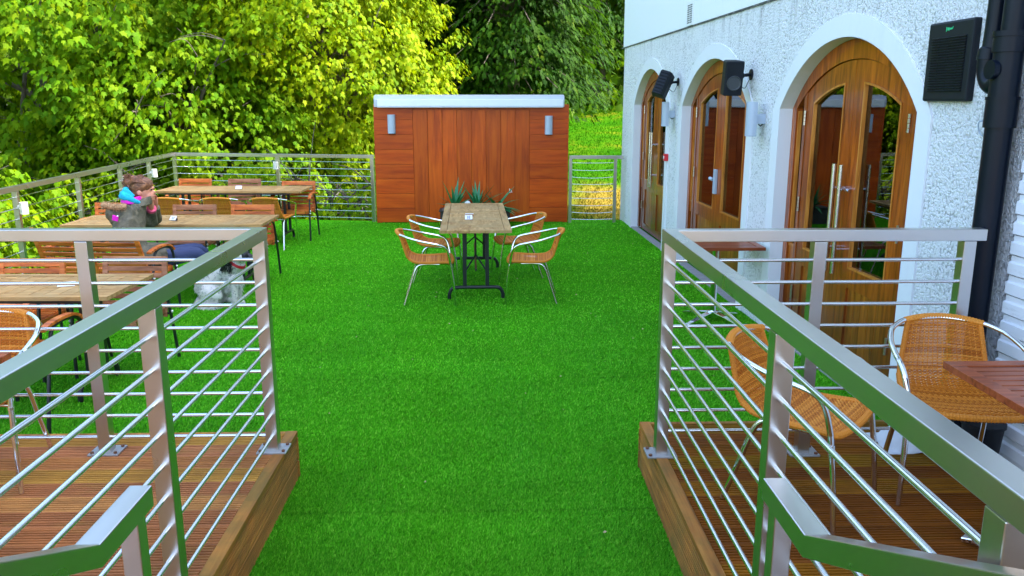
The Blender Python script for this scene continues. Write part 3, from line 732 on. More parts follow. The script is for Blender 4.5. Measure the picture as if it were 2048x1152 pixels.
# plaster vent, extractor, speakers, lamps, call point, downpipe
v = thing('air_vent', 'small white louvred vent above the line on the white wall', 'vent', WL(5.09, .018, 2.98), WA)
m = MB(); m.box((0, .006, 0), (.26, .012, .27)); m.build('vent_frame', SMOOTH, v, bevel=.003)
m = MB()
for k in range(9):
    for sx in (-.055, .055): m.box((sx, .0135, -.1 + .024 * k), (.085, .004, .011))
m.build('louvre', GRIME, v)
v = thing('wall_extractor', 'square black louvred extractor grille on the roughcast by the downpipe', 'extractor', WL(-.297, 0, 2.205), WA)
m = MB(); m.box((0, .015, 0), (.425, .05, .425)); m.build('casing', BLKPL, v, bevel=.012)
m = MB(); m.box((-.0, .0395, -.015), (.315, .004, .29)); m.build('grille_recess', plain('dark_recess', (.003, .003, .004, 1), .8), v)
m = MB()
for k in range(21): m.box((0, .044, -.155 + .014 * k), (.32, .009, .0055), (R(-25), 0, 0))
m.build('slat', BLKPL, v)
m = MB()
for sx in (-.09, 0, .09): m.box((sx, .042, -.015), (.006, .004, .29))
m.build('bar', BLKPL, v)
GLOGO = plain('green_logo', (.02, .5, .2, 1), .5)
m = MB(); yy = .0415
m.bar((.035, yy, .158), (.035, yy, .182), .0012, .006, (1, 0, 0)); m.bar((.027, yy, .17), (.012, yy, .172), .0012, .014, (0, 0, 1)); m.bar((.012, yy, .160), (.006, yy, .176), .0012, .005, (1, 0, 0)); m.bar((.004, yy, .170), (-.02, yy, .171), .0012, .009, (0, 0, 1)); m.bar((-.020, yy, .168), (-.026, yy, .181), .0012, .005, (1, 0, 0))
m.build('green_logo', GLOGO, v)

def speaker(label, lx, mx_, z, rot, yo):
    t = thing('loudspeaker', label, 'loudspeaker', WL(lx, yo, z), 0, 'black loudspeakers on the wall'); t.rotation_euler = rot
    m = MB(); pr = [(-.088, -.08), (.088, -.08), (.08, .03), (.055, .08), (-.055, .08), (-.08, .03)]; n = 6
    m.add([(a_, b_, -.155) for a_, b_ in pr] + [(a_, b_, .155) for a_, b_ in pr], [(i, (i + 1) % n, (i + 1) % n + n, i + n) for i in range(n)] + [tuple(range(n)), tuple(range(2 * n - 1, n - 1, -1))])
    m.build('cabinet', BLKPL, t, bevel=.012)
    m = MB(); m.loft([((0, -.082, -.04), (.068, 0, 0), (0, 0, .068)), ((0, -.088, -.04), (.064, 0, 0), (0, 0, .064)), ((0, -.083, -.04), (.056, 0, 0), (0, 0, .056)), ((0, -.062, -.04), (.022, 0, 0), (0, 0, .022)), ((0, -.07, -.04), (.012, 0, 0), (0, 0, .012))], 20); m.build('woofer', plain('cone_grey', (.05, .055, .06, 1), .5), t, smooth=True)
    m = MB(); m.loft([((0, -.082, .085), (.05, 0, 0), (0, 0, .034)), ((0, -.07, .085), (.018, 0, 0), (0, 0, .015))], 16); m.build('tweeter', BLKPL, t, smooth=True)
    m = MB()
    for k in range(7): m.box((0, .088, -.12 + .04 * k), (.11, .012, .008))
    m.build('rear_rib', BLKPL, t)
    m = MB(); e_ = t.matrix_basis.inverted() if False else None
    Mi = (Matrix.Translation(WL(lx, yo, z)) @ Euler(rot).to_matrix().to_4x4()).inverted()
    a1 = Mi @ WL(lx, yo, z + .01); b1 = Mi @ WL(mx_, .0, z + .03); mid_ = (a1 + b1) / 2
    m.tube([a1, mid_, b1], .016, 8); m.ball(mid_, .03); m.loft([(b1, *(Mi.to_3x3() @ (WL(.045, 0, 0) - WL(0, 0, 0)), Mi.to_3x3() @ Vector((0, 0, .05)))), (b1 + (a1 - b1) * .07, *(Mi.to_3x3() @ (WL(.045, 0, 0) - WL(0, 0, 0)), Mi.to_3x3() @ Vector((0, 0, .05))))], 12)
    m.build('bracket', BLKPL, t, smooth=True)
    m = MB(); m.tube(smoothpath([b1, b1 + Mi.to_3x3() @ Vector((-.02, .02, -.06)), b1 + Mi.to_3x3() @ Vector((-.05, .02, -.12)), b1 + Mi.to_3x3() @ Vector((-.10, 0, -.10)), a1]), .004, 5); m.build('cable', GRIME, t)
    return t
speaker('black loudspeaker with its cone facing along the terrace, over the nearer grey wall lamp', 2.90, 2.93, 2.20, (R(8), 0, R(4)), .20)
speaker('tilted black loudspeaker above the farther grey wall lamp, turned away', 5.50, 5.58, 2.19, (R(22), R(-16), R(150)), .22)
l1 = wall_lamp('grey box lamp on the wall pier beyond the middle arched door', WL(5.71, 0, 1.825), WA + math.pi, 'grey lamps on the white wall', .085)
l2 = wall_lamp('grey box lamp on the wall pier between the nearest and middle arched doors', WL(2.53, 0, 1.835), WA + math.pi, 'grey lamps on the white wall', .085)
t = thing('call_point', 'small red fire alarm call point on the wall pier beside the farthest arched door', 'alarm call point', WL(5.98, 0, 1.265), WA)
m = MB(); m.box((0, .025, 0), (.09, .05, .09)); m.build('box', RED, t, bevel=.006)
m = MB(); m.box((0, .052, 0), (.04, .004, .04)); m.build('glass_plate', WHITE, t)
# black downpipe group
t = thing('downpipe', 'thick black soil pipe with a branch junction at the right end of the white wall', 'downpipe', WL(-.905, .10, PT), WA)
zz = lambda z: z - PT
m = MB(); m.tube([(0, 0, 0), (0, 0, zz(2.12))], .062, 20); m.build('lower_pipe', PIPEM, t, smooth=True)
m = MB()
for z0, z1, r_ in ((1.87, 2.0, .072), (2.0, 2.015, .076), (2.22, 2.30, .074), (2.29, 2.315, .08)): m.tube([(0, 0, zz(z0)), (0, 0, zz(z1))], r_, 20)
m.tube([(0, 0, zz(2.0)), (0, 0, zz(2.3))], .066, 20); m.loft([((0, .06, zz(2.14)), (.045, 0, 0), (0, 0, .045)), ((0, .085, zz(2.14)), (.045, 0, 0), (0, 0, .045))], 16)
m.build('junction', PIPEM, t, smooth=True)
m = MB(); m.tube([(-.01, 0, zz(2.3)), (-.02, 0, zz(3.6)), (-.02, 0, zz(6.1))], .052, 18); m.build('upper_pipe', PIPEM, t, smooth=True)
m = MB(); m.tube(smoothpath([(.02, 0, zz(2.10)), (.09, 0, zz(2.07)), (.145, 0, zz(2.12)), (.155, 0, zz(2.22)), (.155, -.02, zz(2.4)), (.155, -.02, zz(4.0)), (.155, -.02, zz(6.1))], 8), .046, 16); m.tube([(.155, 0, zz(2.19)), (.155, -.005, zz(2.24))], .052, 16); m.build('branch_pipe', PIPEM, t, smooth=True)
m = MB(); m.tube([(.045, -.075, 0), (.045, -.075, zz(2.1))], .018, 8); m.build('side_pipe', PIPEM, t, smooth=True)
t = thing('wall_hook', 'small bent wire hook on the roughcast beside the downpipe', 'hook', WL(-.66, .0, 1.86), WA)
m = MB(); m.tube(smoothpath([(0, 0, .03), (.01, .03, .035), (.03, .03, .02), (.03, .02, -.02), (.0, .02, -.04)]), .004, 6); m.build('wire', GREYM, t, smooth=True)

# ------------------------------------------------------------ wicker chair
def wicker_parts():
    prof = smoothpath([(-.285, .745), (-.262, .66), (-.238, .57), (-.212, .49), (-.165, .445), (-.09, .432), (.02, .432), (.12, .438), (.19, .44), (.225, .43)] and
                      [(-.285, .745, 0), (-.262, .66, 0), (-.238, .57, 0), (-.212, .49, 0), (-.165, .445, 0), (-.09, .430, 0), (.02, .428, 0), (.12, .434, 0), (.19, .437, 0), (.232, .425, 0)], 8)
    L = [0]
    for i in range(1, len(prof)): L.append(L[-1] + (prof[i] - prof[i - 1]).length)
    tot = L[-1]
    def at(s):
        s = min(max(s, 0), tot)
        for i in range(1, len(prof)):
            if L[i] >= s:
                t = (s - L[i - 1]) / (L[i] - L[i - 1] + 1e-9); p = prof[i - 1].lerp(prof[i], t); d = (prof[i] - prof[i - 1]).normalized(); return p, d
    def hw(s):
        t = s / tot
        return .160 + .040 * min(1, t / .45) + .022 * max(0, (t - .45) / .55)
    sb = .40 * tot + .0
    def surf(s, u):                                  # u in -1..1
        p, d = at(s); y = u * hw(s); t = s / tot
        n = Vector((-d.y, d.x, 0)) if False else Vector((d.y, 0, -d.x))
        back = max(0, 1 - t / .42); x = p.x - .035 * back * (1 - u * u); z = p.y + .018 * back * (1 - u * u) - .012 * (1 - u * u) * min(1, max(0, (t - .4) * 4)) * (1 if t < .9 else .5)
        nn = Vector((-d.y, 0, d.x)); return Vector((x, y, z)), nn
    def weave(s0, s1):
        m = MB(); pitch = .0078; ribs = 17; s = s0; r = 0
        while s < s1:
            pts = []; N = ribs * 2
            for k in range(N + 1):
                u = -1 + 2 * k / N; p, n = surf(s, u); pts.append(p + n * (.0032 * math.sin(math.pi * (k + .5)) * (1 if r % 2 else -1)))
            m.tube(pts, .0041, 4, False); s += pitch; r += 1
        for k in range(ribs):
            u = -1 + 2 * (k + .5) / ribs; m.tube([surf(s0 + (s1 - s0) * j / 22, u)[0] for j in range(23)], .003, 4, False)
        return m
    def edge(pts, r=.0135):
        P = smoothpath(pts, 3); out = []; acc = [P[0]]
        for i in range(1, len(P)):
            n = max(1, int((P[i] - P[i - 1]).length / .0055))
            for k in range(1, n + 1): acc.append(P[i - 1].lerp(P[i], k / n))
        m = MB(); m.tube(acc, [r * (1.0 if i % 2 else .87) for i in range(len(acc))], 8); return m
    back = weave(.012, sb); e = edge([surf(s, -1)[0] for s in np.linspace(0, sb, 8)]); back.add(e.v, e.f); e = edge([surf(s, 1)[0] for s in np.linspace(0, sb, 8)]); back.add(e.v, e.f)
    topr = edge([surf(0.0, u)[0] + Vector((-.004, 0, .006)) for u in np.linspace(-1.08, 1.08, 10)], .020); back.add(topr.v, topr.f)
    seat = weave(sb, tot - .01)
    pts = [surf(s, -1)[0] for s in np.linspace(sb, tot * .97, 8)] + [surf(tot, u)[0] + Vector((.004 - .02 * u * u, 0, 0)) for u in np.linspace(-.8, .8, 7)] + [surf(s, 1)[0] for s in np.linspace(tot * .97, sb, 8)]
    e = edge(pts, .016); seat.add(e.v, e.f)
    return seat, back
def make_wicker(label):
    t = thing('wicker_chair', label, 'chair', group='wicker bistro chairs')
    seat, back = wicker_parts()
    seat.build('seat', WICK, t); back.build('backrest', WICK, t)
    for sy in (-1, 1):
        m = MB(); m.tube(smoothpath([(.255, sy * .262, 0), (.235, sy * .255, .22), (.205, sy * .248, .44)], 5), .0125, 12); m.tube([(.214, sy * .250, .385), (.212, sy * .250, .40)], .0145, 12); m.build('leg', ALU, t, smooth=True)
        m = MB(); m.tube(smoothpath([(.10, sy * .185, .408), (-.06, sy * .185, .408), (-.11, sy * .187, .395), (-.145, sy * .19, .34), (-.19, sy * .198, .2), (-.255, sy * .21, 0)], 6), .0125, 12); m.build('leg', ALU, t, smooth=True)
    m = MB(); h = [(.205, .248, .44), (.188, .262, .54), (.168, .272, .60), (.125, .28, .638), (.04, .284, .662), (-.08, .278, .69), (-.19, .25, .722), (-.255, .205, .742), (-.287, .165, .752)]
    top = [(-.305, .10, .758), (-.318, 0, .765), (-.305, -.10, .758)]
    m.tube(smoothpath(h + top + [(x, -y, z) for x, y, z in h[::-1]], 5), .0128, 12); m.build('arm_frame', ALU, t, smooth=True)
    m = MB(); m.tube([(.206, -.246, .405), (.19, -.2, .405), (.19, .2, .405), (.206, .246, .405)], .010, 10); m.tube([(-.07, -.19, .4), (-.07, .19, .4)], .009, 10)
    for sy in (-1, 1): m.tube([(.19, sy * .15, .405), (-.06, sy * .15, .405)], .009, 8)
    m.build('under_frame', ALU, t, smooth=True)
    for c_ in t.children:
        for v_ in c_.data.vertices:
            if v_.co.z > .44: v_.co.z = .44 + (v_.co.z - .44) * .86
    return t
wk = make_wicker('wicker chair on the near left of the table set out alone mid-terrace')
wk.location = (-.62, 8.2, 0); wk.rotation_euler = (0, 0, R(3))
dup(wk, 'wicker chair on the far left of the table set out alone mid-terrace', (-.60, 9.18, 0), R(-4))
dup(wk, 'wicker chair on the near right of the table set out alone mid-terrace', (.41, 8.22, 0), R(177))
dup(wk, 'wicker chair on the far right of the table set out alone mid-terrace', (.30, 9.35, 0), R(190))
dup(wk, 'leftmost wicker chair at the farthest long table, partly behind the woman', (-4.33, 11.38, 0), R(88))
dup(wk, 'middle wicker chair in the row at the farthest long table', (-3.68, 11.36, 0), R(92))
dup(wk, 'wicker chair at the turf end of the farthest long table', (-3.0, 11.34, 0), R(86))
dup(wk, 'wicker chair angled sideways on the right platform beside the steel railing', (1.36, 3.34, PT), R(-42))
dup(wk, 'wicker chair facing the camera between the downpipe and the slatted platform table', (2.10, 3.46, PT), R(-103))
dup(wk, 'wicker chair cut by the left edge of the photo on the left platform', (-2.43, 3.70, PT), R(-82))

# ------------------------------------------------------------ slatted chairs
def make_slat(label, wd=.5, mat=None, name='slatted_chair', rec=.09, group='slatted garden chairs', cat='chair', seats=1, upright=.82):
    mat = mat or chairw; t = thing(name, label, cat, group=group); h = wd / 2
    m = MB(); n = 8
    for k in range(n): m.box((-.19 + k * .056, 0, .432 + .006 * abs(k - 3.5) / 3.5), (.044, wd - .05, .018))
    m.box((.0, h - .025, .412), (.46, .025, .045)); m.box((.0, -h + .025, .412), (.46, .025, .045)); m.box((.215, 0, .412), (.022, wd - .1, .045)); m.build('seat', mat, t, bevel=.002)
    m = MB(); bx = lambda z: -.2 - rec * (z - .4) / .42; ra = math.atan(rec / .42)
    ys_ = [h - .02, -h + .02] + ([0] if seats > 1 else [])
    for sy in ys_: m.bar((bx(.36), sy, .36), (bx(upright), sy, upright), .024, .04, (0, 1, 0))
    m.box((bx(upright - .035), 0, upright - .033), (.02, wd - .065, .062), (0, -ra, 0))
    z_ = upright - .095
    while z_ > .45: m.box((bx(z_), 0, z_), (.014, wd - .065, .038), (0, -ra, 0)); z_ -= .052
    m.build('backrest', mat, t, bevel=.002)
    for sy in (-1, 1):
        y = sy * (h + .02)
        m = MB(); m.tube(smoothpath([(.24, y, 0), (.225, y, .3), (.2, y, .52), (.165, y, .61), (.08, y, .645), (-.04, y, .65), (-.13, y, .62), (-.18, y, .5), (-.24, y, .25), (-.29, y, 0)], 5), .0125, 10); m.build('leg_hoop', BLACKM, t, smooth=True)
        m = MB(); pr = smoothpath([(.2, y, .60), (.155, y, .637), (.08, y, .664), (-.04, y, .669), (-.15, y, .660), (-.235, y, .64)], 4)
        for i in range(len(pr) - 1): m.bar(pr[i], pr[i + 1] + (pr[i + 1] - pr[i]) * .12, .045, .02, (0, 0, 1))
        m.build('armrest', mat, t, bevel=.002)
        for (x_, z_) in ((.222, .40), (.215, .435), (-.208, .40)): m = MB(); m.ball((x_, y + sy * .012, z_), .011, 8, 6); m.build('bolt_cap', WHITE, t, smooth=True)
    m = MB(); m.tube([(.21, -h - .02, .385), (.21, h + .02, .385)], .009, 8); m.build('cross_tube', BLACKM, t, smooth=True); m = MB(); m.tube([(-.2, -h - .02, .385), (-.2, h + .02, .385)], .009, 8); m.build('cross_tube', BLACKM, t, smooth=True)
    return t
sc0 = make_slat('bright orange slatted chair at the far left of the farthest long table')
sc0.location = (-4.55, 12.55, 0); sc0.rotation_euler = (0, 0, R(-90))
sw0 = make_slat('faded slatted chair behind the number card on the farthest long table', mat=chairw2)
sw0.location = (-3.78, 12.5, 0); sw0.rotation_euler = (0, 0, R(-90))
dup(sc0, 'orange slatted chair with black hoops at the turf corner of the farthest long table', (-2.88, 12.12, 0), R(-92))
dup(sc0, 'orange slatted chair behind the seated woman', (-4.40, 9.5, 0), R(-88))
dup(sw0, 'slatted chair tucked in just right of the seated woman', (-3.43, 9.3, 0), R(-90))
dup(sc0, 'slatted chair tucked in at the turf end of the table the woman sits at', (-2.76, 9.28, 0), R(-91))
dup(sc0, 'slatted chair cut by the left edge of the photo beyond the nearest long table', (-4.15, 6.0, 0), R(-88))
dup(sc0, 'slatted chair beyond the middle of the nearest long table, below the bench', (-3.51, 5.98, 0), R(-90))
dup(sw0, 'reddish slatted chair beyond the nearest long table, just left of the dog', (-2.77, 6.05, 0), R(-92))
dup(sc0, 'orange slatted chair on the near side of the nearest long table, back to the camera', (-2.97, 5.1, 0), R(86))
bench = make_slat('two seat slatted bench with its back to the camera that the woman sits on', wd=1.0, name='slatted_bench', rec=.17, group='', cat='bench', seats=2, upright=.88)
bench.location = (-3.60, 7.74, 0); bench.rotation_euler = (0, 0, R(83))

# ------------------------------------------------------------ tables
def make_table(label, L=2.05, W=.71, loc=(0, 0, 0), rz=0, seam=None, mat=None, pitch=.09):
    mat = mat or teak; t = thing('garden_table', label, 'table', loc, rz); H = .755
    tops = [(-L / 2, L / 2)] if seam is None else [(-L / 2, seam), (seam, L / 2)]
    for (a_, b_) in tops:
        m = MB(); fw = .07
        m.box(((a_ + b_) / 2, W / 2 - fw / 2, H - .014), (b_ - a_ - .004, fw, .028)); m.box(((a_ + b_) / 2, -W / 2 + fw / 2, H - .014), (b_ - a_ - .004, fw, .028))
        for e in (a_ + fw / 2 + .002, b_ - fw / 2 - .002): m.box((e, 0, H - .014), (fw, W - 2 * fw - .004, .028))
        n = max(2, round((b_ - a_ - 2 * fw) / pitch)); p = (b_ - a_ - 2 * fw - .008) / n
        for k in range(n): m.box((a_ + fw + .004 + p * (k + .5), 0, H - .015), (p - .005, W - 2 * fw - .008, .024))
        m.build('tabletop', mat, t, bevel=.002)
    m = MB()
    for sy in (-1, 1): m.box((0, sy * (W / 2 - .035), H - .040), (L * .86, .03, .022))
    m.build('apron', BLACKM, t)
    fx = L / 2 - .3
    for sx in (-1, 1):
        m = MB()
        for sy in (-.115, .115): m.box((sx * fx, sy, .42), (.032, .038, .61), None)
        m.tube(smoothpath([(sx * fx, -.275, 0), (sx * fx, -.275, .05), (sx * fx, -.25, .1), (sx * fx, -.2, .118), (sx * fx, 0, .12), (sx * fx, .2, .118), (sx * fx, .25, .1), (sx * fx, .275, .05), (sx * fx, .275, 0)], 4), .019, 10)
        m.tube([(sx * fx, -.29, H - .055), (sx * fx, .29, H - .055)], .014, 8); m.build('leg', BLACKM, t, smooth=True)
    m = MB(); m.tube([(-fx, 0, .30), (fx, 0, .30)], .011, 8)
    for sx in (-1, 1):
        m.tube([(sx * (fx - .02), -.1, .30), (sx * (fx - .22), 0, .42)], .009, 8); m.tube([(sx * (fx - .02), .1, .30), (sx * (fx - .22), 0, .42)], .009, 8); m.tube([(sx * (fx - .22), 0, .41), (sx * (fx - .22), 0, H - .05)], .010, 8)
    m.build('brace', BLACKM, t, smooth=True)
    return t
make_table('grey brown timber table set out alone in the middle of the turf', 2.2, .71, (-.175, 9.06, 0), R(91.5), seam=.36, pitch=.15)
make_table('long timber table nearest the camera among the three on the left', 2.15, .73, (-3.56, 5.63, 0), R(-1), pitch=.095)
make_table('long timber table at which the woman sits', 2.05, .73, (-3.38, 8.80, 0), R(0), pitch=.055)
make_table('farthest of the three long timber tables on the left', 2.05, .75, (-3.68, 11.98, 0), R(-1.5), pitch=.09)

def pedestal(label, top_c, W, D_, zb, H, bc, rz, brz):
    t = thing('slatted_pedestal_table', label, 'table', (*bc, zb), 0); dx, dy = top_c[0] - bc[0], top_c[1] - bc[1]
    m = MB(); fw = .06; Mr = Matrix.Rotation(rz, 3, 'Z'); P = lambda x, y, z: tuple(Mr @ Vector((x, y, 0)) + Vector((dx, dy, z)))
    for sy in (-1, 1): m.box(P(0, sy * (D_ / 2 - fw / 2), H - .014), (W, fw, .028), (0, 0, rz))
    for sx in (-1, 1): m.box(P(sx * (W / 2 - fw / 2), 0, H - .014), (fw, D_ - 2 * fw - .003, .028), (0, 0, rz))
    n = 11; p = (D_ - 2 * fw - .006) / n
    for k in range(n): m.box(P(0, -D_ / 2 + fw + .003 + p * (k + .5), H - .014), (W - 2 * fw - .006, p - .007, .02), (0, 0, rz))
    m.build('tabletop', redw, t, bevel=.002)
    m = MB(); m.tube([(0, 0, .06), (0, 0, H - .04)], .03, 16); m.box((0, 0, H - .035), (.34, .05, .014)); m.box((0, 0, H - .0353), (.05, .34, .013)); m.build('column', ALU, t, smooth=True)
    m = MB()
    for k in range(4):
        a_ = brz + k * math.pi / 2; d = Vector((math.cos(a_), math.sin(a_), 0))
        P_ = [d * .02 + Vector((0, 0, .085)), d * .14 + Vector((0, 0, .062)), d * .27 + Vector((0, 0, .030)), d * .34 + Vector((0, 0, .016))]
        for i in range(3): m.bar(P_[i], P_[i + 1] + (P_[i + 1] - P_[i]) * .03, .055 - .004 * i, .02)
    m.tube([(0, 0, .03), (0, 0, .1)], .05, 16); m.build('foot', ALU, t, bevel=.004)
    return t
pedestal('square red brown slatted table on an aluminium foot beside the arched doors', (2.04, 7.28), .70, .62, 0, .75, (2.05, 7.32), R(0), R(35))
pedestal('red brown slatted table on the right platform, cut by the photo edge', (2.16, 2.72), .72, .72, PT, .725, (2.12, 2.70), R(0), R(40))
pedestal('red brown slatted table on the left platform, showing only its corner', (-2.335, 2.94), .70, .72, PT, .725, (-2.36, 2.9), R(0), R(40))

# number cards and small table things
INK = plain('blue_ink', (.02, .08, .3, 1), .6); INKD = plain('grey_ink', (.15, .15, .18, 1), .6)
def card(label, loc, rz, word=None, ink=None, wd=.075, tilt=20):
    t = thing('table_number_card', label, 'number card', loc, rz, group='number cards on the tables')
    m = MB(); m.box((0, .004, .0265), (wd, .004, .052), (R(-tilt), 0, 0)); m.build('card', WHITE, t)
    m = MB(); m.box((0, .022, .012), (wd * .9, .022, .024)); m.build('holder', teake if word == '32' else BLKPL, t, bevel=.002)
    if word: text(word, 'number', .04, ink or INK, t, (0, .0008, .0265), (R(90 - tilt), 0, 0))
    return t
card('pale blue number card reading 32 on the lone middle table', (-.235, 8.70, .7555), R(0), '32', INK, .078, 35)
card('white number card near the elbow of the woman', (-3.36, 8.72, .7555), R(-18), '33', INKD, .075, 40)
card('white card on the farthest long table', (-3.6, 11.86, .7555), R(0), None, None, .09, 30)
t = thing('folded_card', 'small pale folded leaflet lying on the nearest long table', 'leaflet', (-2.92, 5.60, .7555), R(14))
m = MB(); m.box((0, 0, .012), (.11, .003, .03), (R(30), 0, 0)); m.box((0, -.028, .010), (.11, .003, .032), (R(-55), 0, 0)); m.build('leaf', WHITE, t)
t = thing('pale_block', 'small pale block on the lone middle table, just behind card 32', 'block', (-.235, 8.98, .7555), 0)
m = MB(); m.box((0, 0, .012), (.09, .03, .024)); m.build('block', teake, t, bevel=.003)
m = MB(); m.box((0, 0, .026), (.092, .032, .004)); m.build('lid', WHITE, t)

# little lamps clipped to the terrace railing
SILV = plain('pale_silver_paint', (.72, .70, .68, 1), .35, .3, .1)
def post_lamp(label, x, y, z, rz, flip=False):
    t = thing('railing_spotlight', label, 'spotlight', (x, y, z), rz, group='spotlights on the terrace railing')
    m = MB(); m.tube([(.03, 0, 0), (.055, 0, 0)], .026, 14); m.build('clip', SILV, t, smooth=True)
    m = MB(); m.tube([(.105, 0, .06), (.105, 0, -.065)], .042, 16); m.tube([(.055, 0, .0), (.075, 0, 0)], .02, 10); m.build('lamp_head', SILV, t, smooth=True)
for (y, lab) in ((8.85, 'silver spotlight on the leftmost railing post in view'), (11.9, 'silver spotlight on the railing post just left of the head of the woman'), (13.15, 'silver spotlight on the railing post nearest the back left corner')): post_lamp(lab, leftx(y) + .0, y, .885, R(-25))
post_lamp('silver spotlight on the middle post of the back railing', -3.6, backy(-3.6) - .0, .93, R(-95))

# planter with yuccas
t = thing('planter_trough', 'low dark planter trough at the foot of the orange timber screen', 'planter', (-.25, 13.3, 0))
m = MB(); m.box((0, 0, .125), (1.12, .34, .25)); m.box((0, -.0, .262), (1.16, .38, .022)); m.build('trough', plain('dark_timber', (.03, .025, .02, 1), .7), t, bevel=.006)
m = MB(); m.box((0, 0, .255), (1.06, .30, .05)); m.build('soil', BARK, t)
def yucca(label, x, y, seed, big=1.0):
    t = thing('yucca_plant', label, 'plant', (x, y, .27), 0, 'yuccas in the planter'); rr = random.Random(seed); m = MB()
    for k in range(22):
        a_ = rr.uniform(0, 6.283); el = rr.uniform(.12, 1.3); L = rr.uniform(.24, .42) * big; d = Vector((math.cos(a_) * math.cos(el), math.sin(a_) * math.cos(el), math.sin(el))); sd_ = Vector((-math.sin(a_), math.cos(a_), 0)); P = Vector((0, 0, 0)); w0 = .036; row = []
        for j in range(6):
            w_ = w0 * (1 - (j / 5) ** 1.6) + .0015; row.append((P.copy(), w_)); P = P + d * (L / 5); d = (d + Vector((0, 0, -.10 * (1.5 - el)))).normalized()
        vs = [];
        for p, w_ in row: vs += [p - sd_ * w_ + Vector((0, 0, w_ * .35)), p, p + sd_ * w_ + Vector((0, 0, w_ * .35))]
        m.add(vs, [(3 * j + c_, 3 * j + c_ + 1, 3 * j + c_ + 4, 3 * j + c_ + 3) for j in range(5) for c_ in (0, 1)])
    m.build('leaves', YUCCA, t)
yucca('spiky yucca at the left end of the trough', -.58, 13.28, 1, 1.35); yucca('upright spiky yucca in the middle of the trough', -.22, 13.3, 5, 1.3); yucca('spiky yucca at the right end of the trough, spreading right', .10, 13.27, 9, 1.35)
t = thing('white_stone', 'pale blue white stone between the yuccas', 'stone', (-.38, 13.17, .27)); m = MB(); m.ball((0, 0, .07), (.06, .04, .09), 10, 7, (.2, .3, .1)); m.build('stone', WHITE, t, smooth=True)

# odds and ends at the foot of the downpipe
def cloth(name, label, cat, loc, sx, sy, h, m_, seed, kind=None):
    bm = bmesh.new(); bmesh.ops.create_grid(bm, x_segments=36, y_segments=26, size=.5)
    for v_ in bm.verts:
        n_ = mnoise.fractal(Vector((v_.co.x * 4, v_.co.y * 4, seed)), 1, 2, 4); r_ = max(0, 1 - (v_.co.x ** 2 + v_.co.y ** 2) * 3.4)
        v_.co = Vector((v_.co.x * sx + .05 * n_ * sx, v_.co.y * sy + .05 * n_ * sy, max(.002, h * r_ * (.65 + .6 * n_))))
    me = bpy.data.meshes.new(name); bm.to_mesh(me); bm.free(); me.materials.append(m_); o = bpy.data.objects.new(name, me); C.objects.link(o); o.location = loc
    me.polygons.foreach_set('use_smooth', [True] * len(me.polygons)); o.modifiers.new('s', 'SOLIDIFY').thickness = .002; tag(o, label, cat)
cloth('crumpled_cloth', 'crumpled pale grey cloth on the platform behind the facing wicker chair', 'cloth', (2.2, 3.93, PT), .42, .28, .15, plain('pale_cloth', (.6, .62, .65, 1), .8), 2.2)
cloth('green_bag', 'bright green plastic bag lying against the crumpled cloth', 'bag', (2.28, 4.06, PT + .02), .26, .2, .24, plain('green_plastic', srgb(30, 190, 60), .35), 7.7)
t = thing('black_bucket', 'black plastic tub under the facing wicker chair by the wall', 'tub', (2.40, 3.70, PT)); m = MB(); m.tube([(0, 0, 0), (0, 0, .09), (0, 0, .20)], [.075, .085, .095], 16); m.tube([(0, 0, .195), (0, 0, .21)], .102, 16); m.build('tub', BLKPL, t, smooth=True)

# ------------------------------------------------------------ woman at the table
PX = -.0
per = thing('person', 'woman in a dark fur hooded parka and turquoise scarf, hands to her face', 'person', (-3.36, 7.85, 0))
PO = Vector((-3.36, 7.85, 0)); Wp = lambda x, y, z: Vector((x, y, z)) - PO
SKIN = plain('skin', srgb(222, 150, 124), .5, 0, .08, 20, 0, Subsurface_Weight=.1)
PARKA = NM('parka_cloth'); f_ = PARKA.noise(PARKA.mapping(), 14, 5, .65, .8); PARKA.set(PARKA.ramp(f_, [(.3, srgb(66, 64, 50)), (.7, srgb(112, 106, 86))]), .7); PARKA.bump(f_, .7, .02); PARKA = PARKA.m
JEANS = plain('blue_jeans', srgb(46, 58, 96), .8, 0, .25, 18, .2); HAIRM = NM('brown_hair'); f_ = HAIRM.noise(HAIRM.mapping((10, 60, 18)), 1.6, 5, .6); HAIRM.set(HAIRM.ramp(f_, [(.3, srgb(70, 40, 24)), (.55, srgb(128, 80, 50)), (.8, srgb(186, 132, 90))]), .5); HAIRM.bump(f_, .5, .01); HAIRM = HAIRM.m
TURQ = plain('turquoise_fleece', srgb(24, 170, 200), .9, 0, .45, 22, .8); MAG = plain('magenta_fleece', srgb(225, 30, 190), .8, 0, .15, 20, .3); FUR = plain('tan_fur', srgb(176, 140, 104), .9, 0, .3, 40, .8)
head = Wp(-3.345, 8.03, 1.145)
def limb(m, pts, rr, seg=14): m.tube(smoothpath(pts, 4), list(np.interp(np.linspace(0, len(rr) - 1, (len(pts) - 1) * 4 + 1), range(len(rr)), rr)), seg)
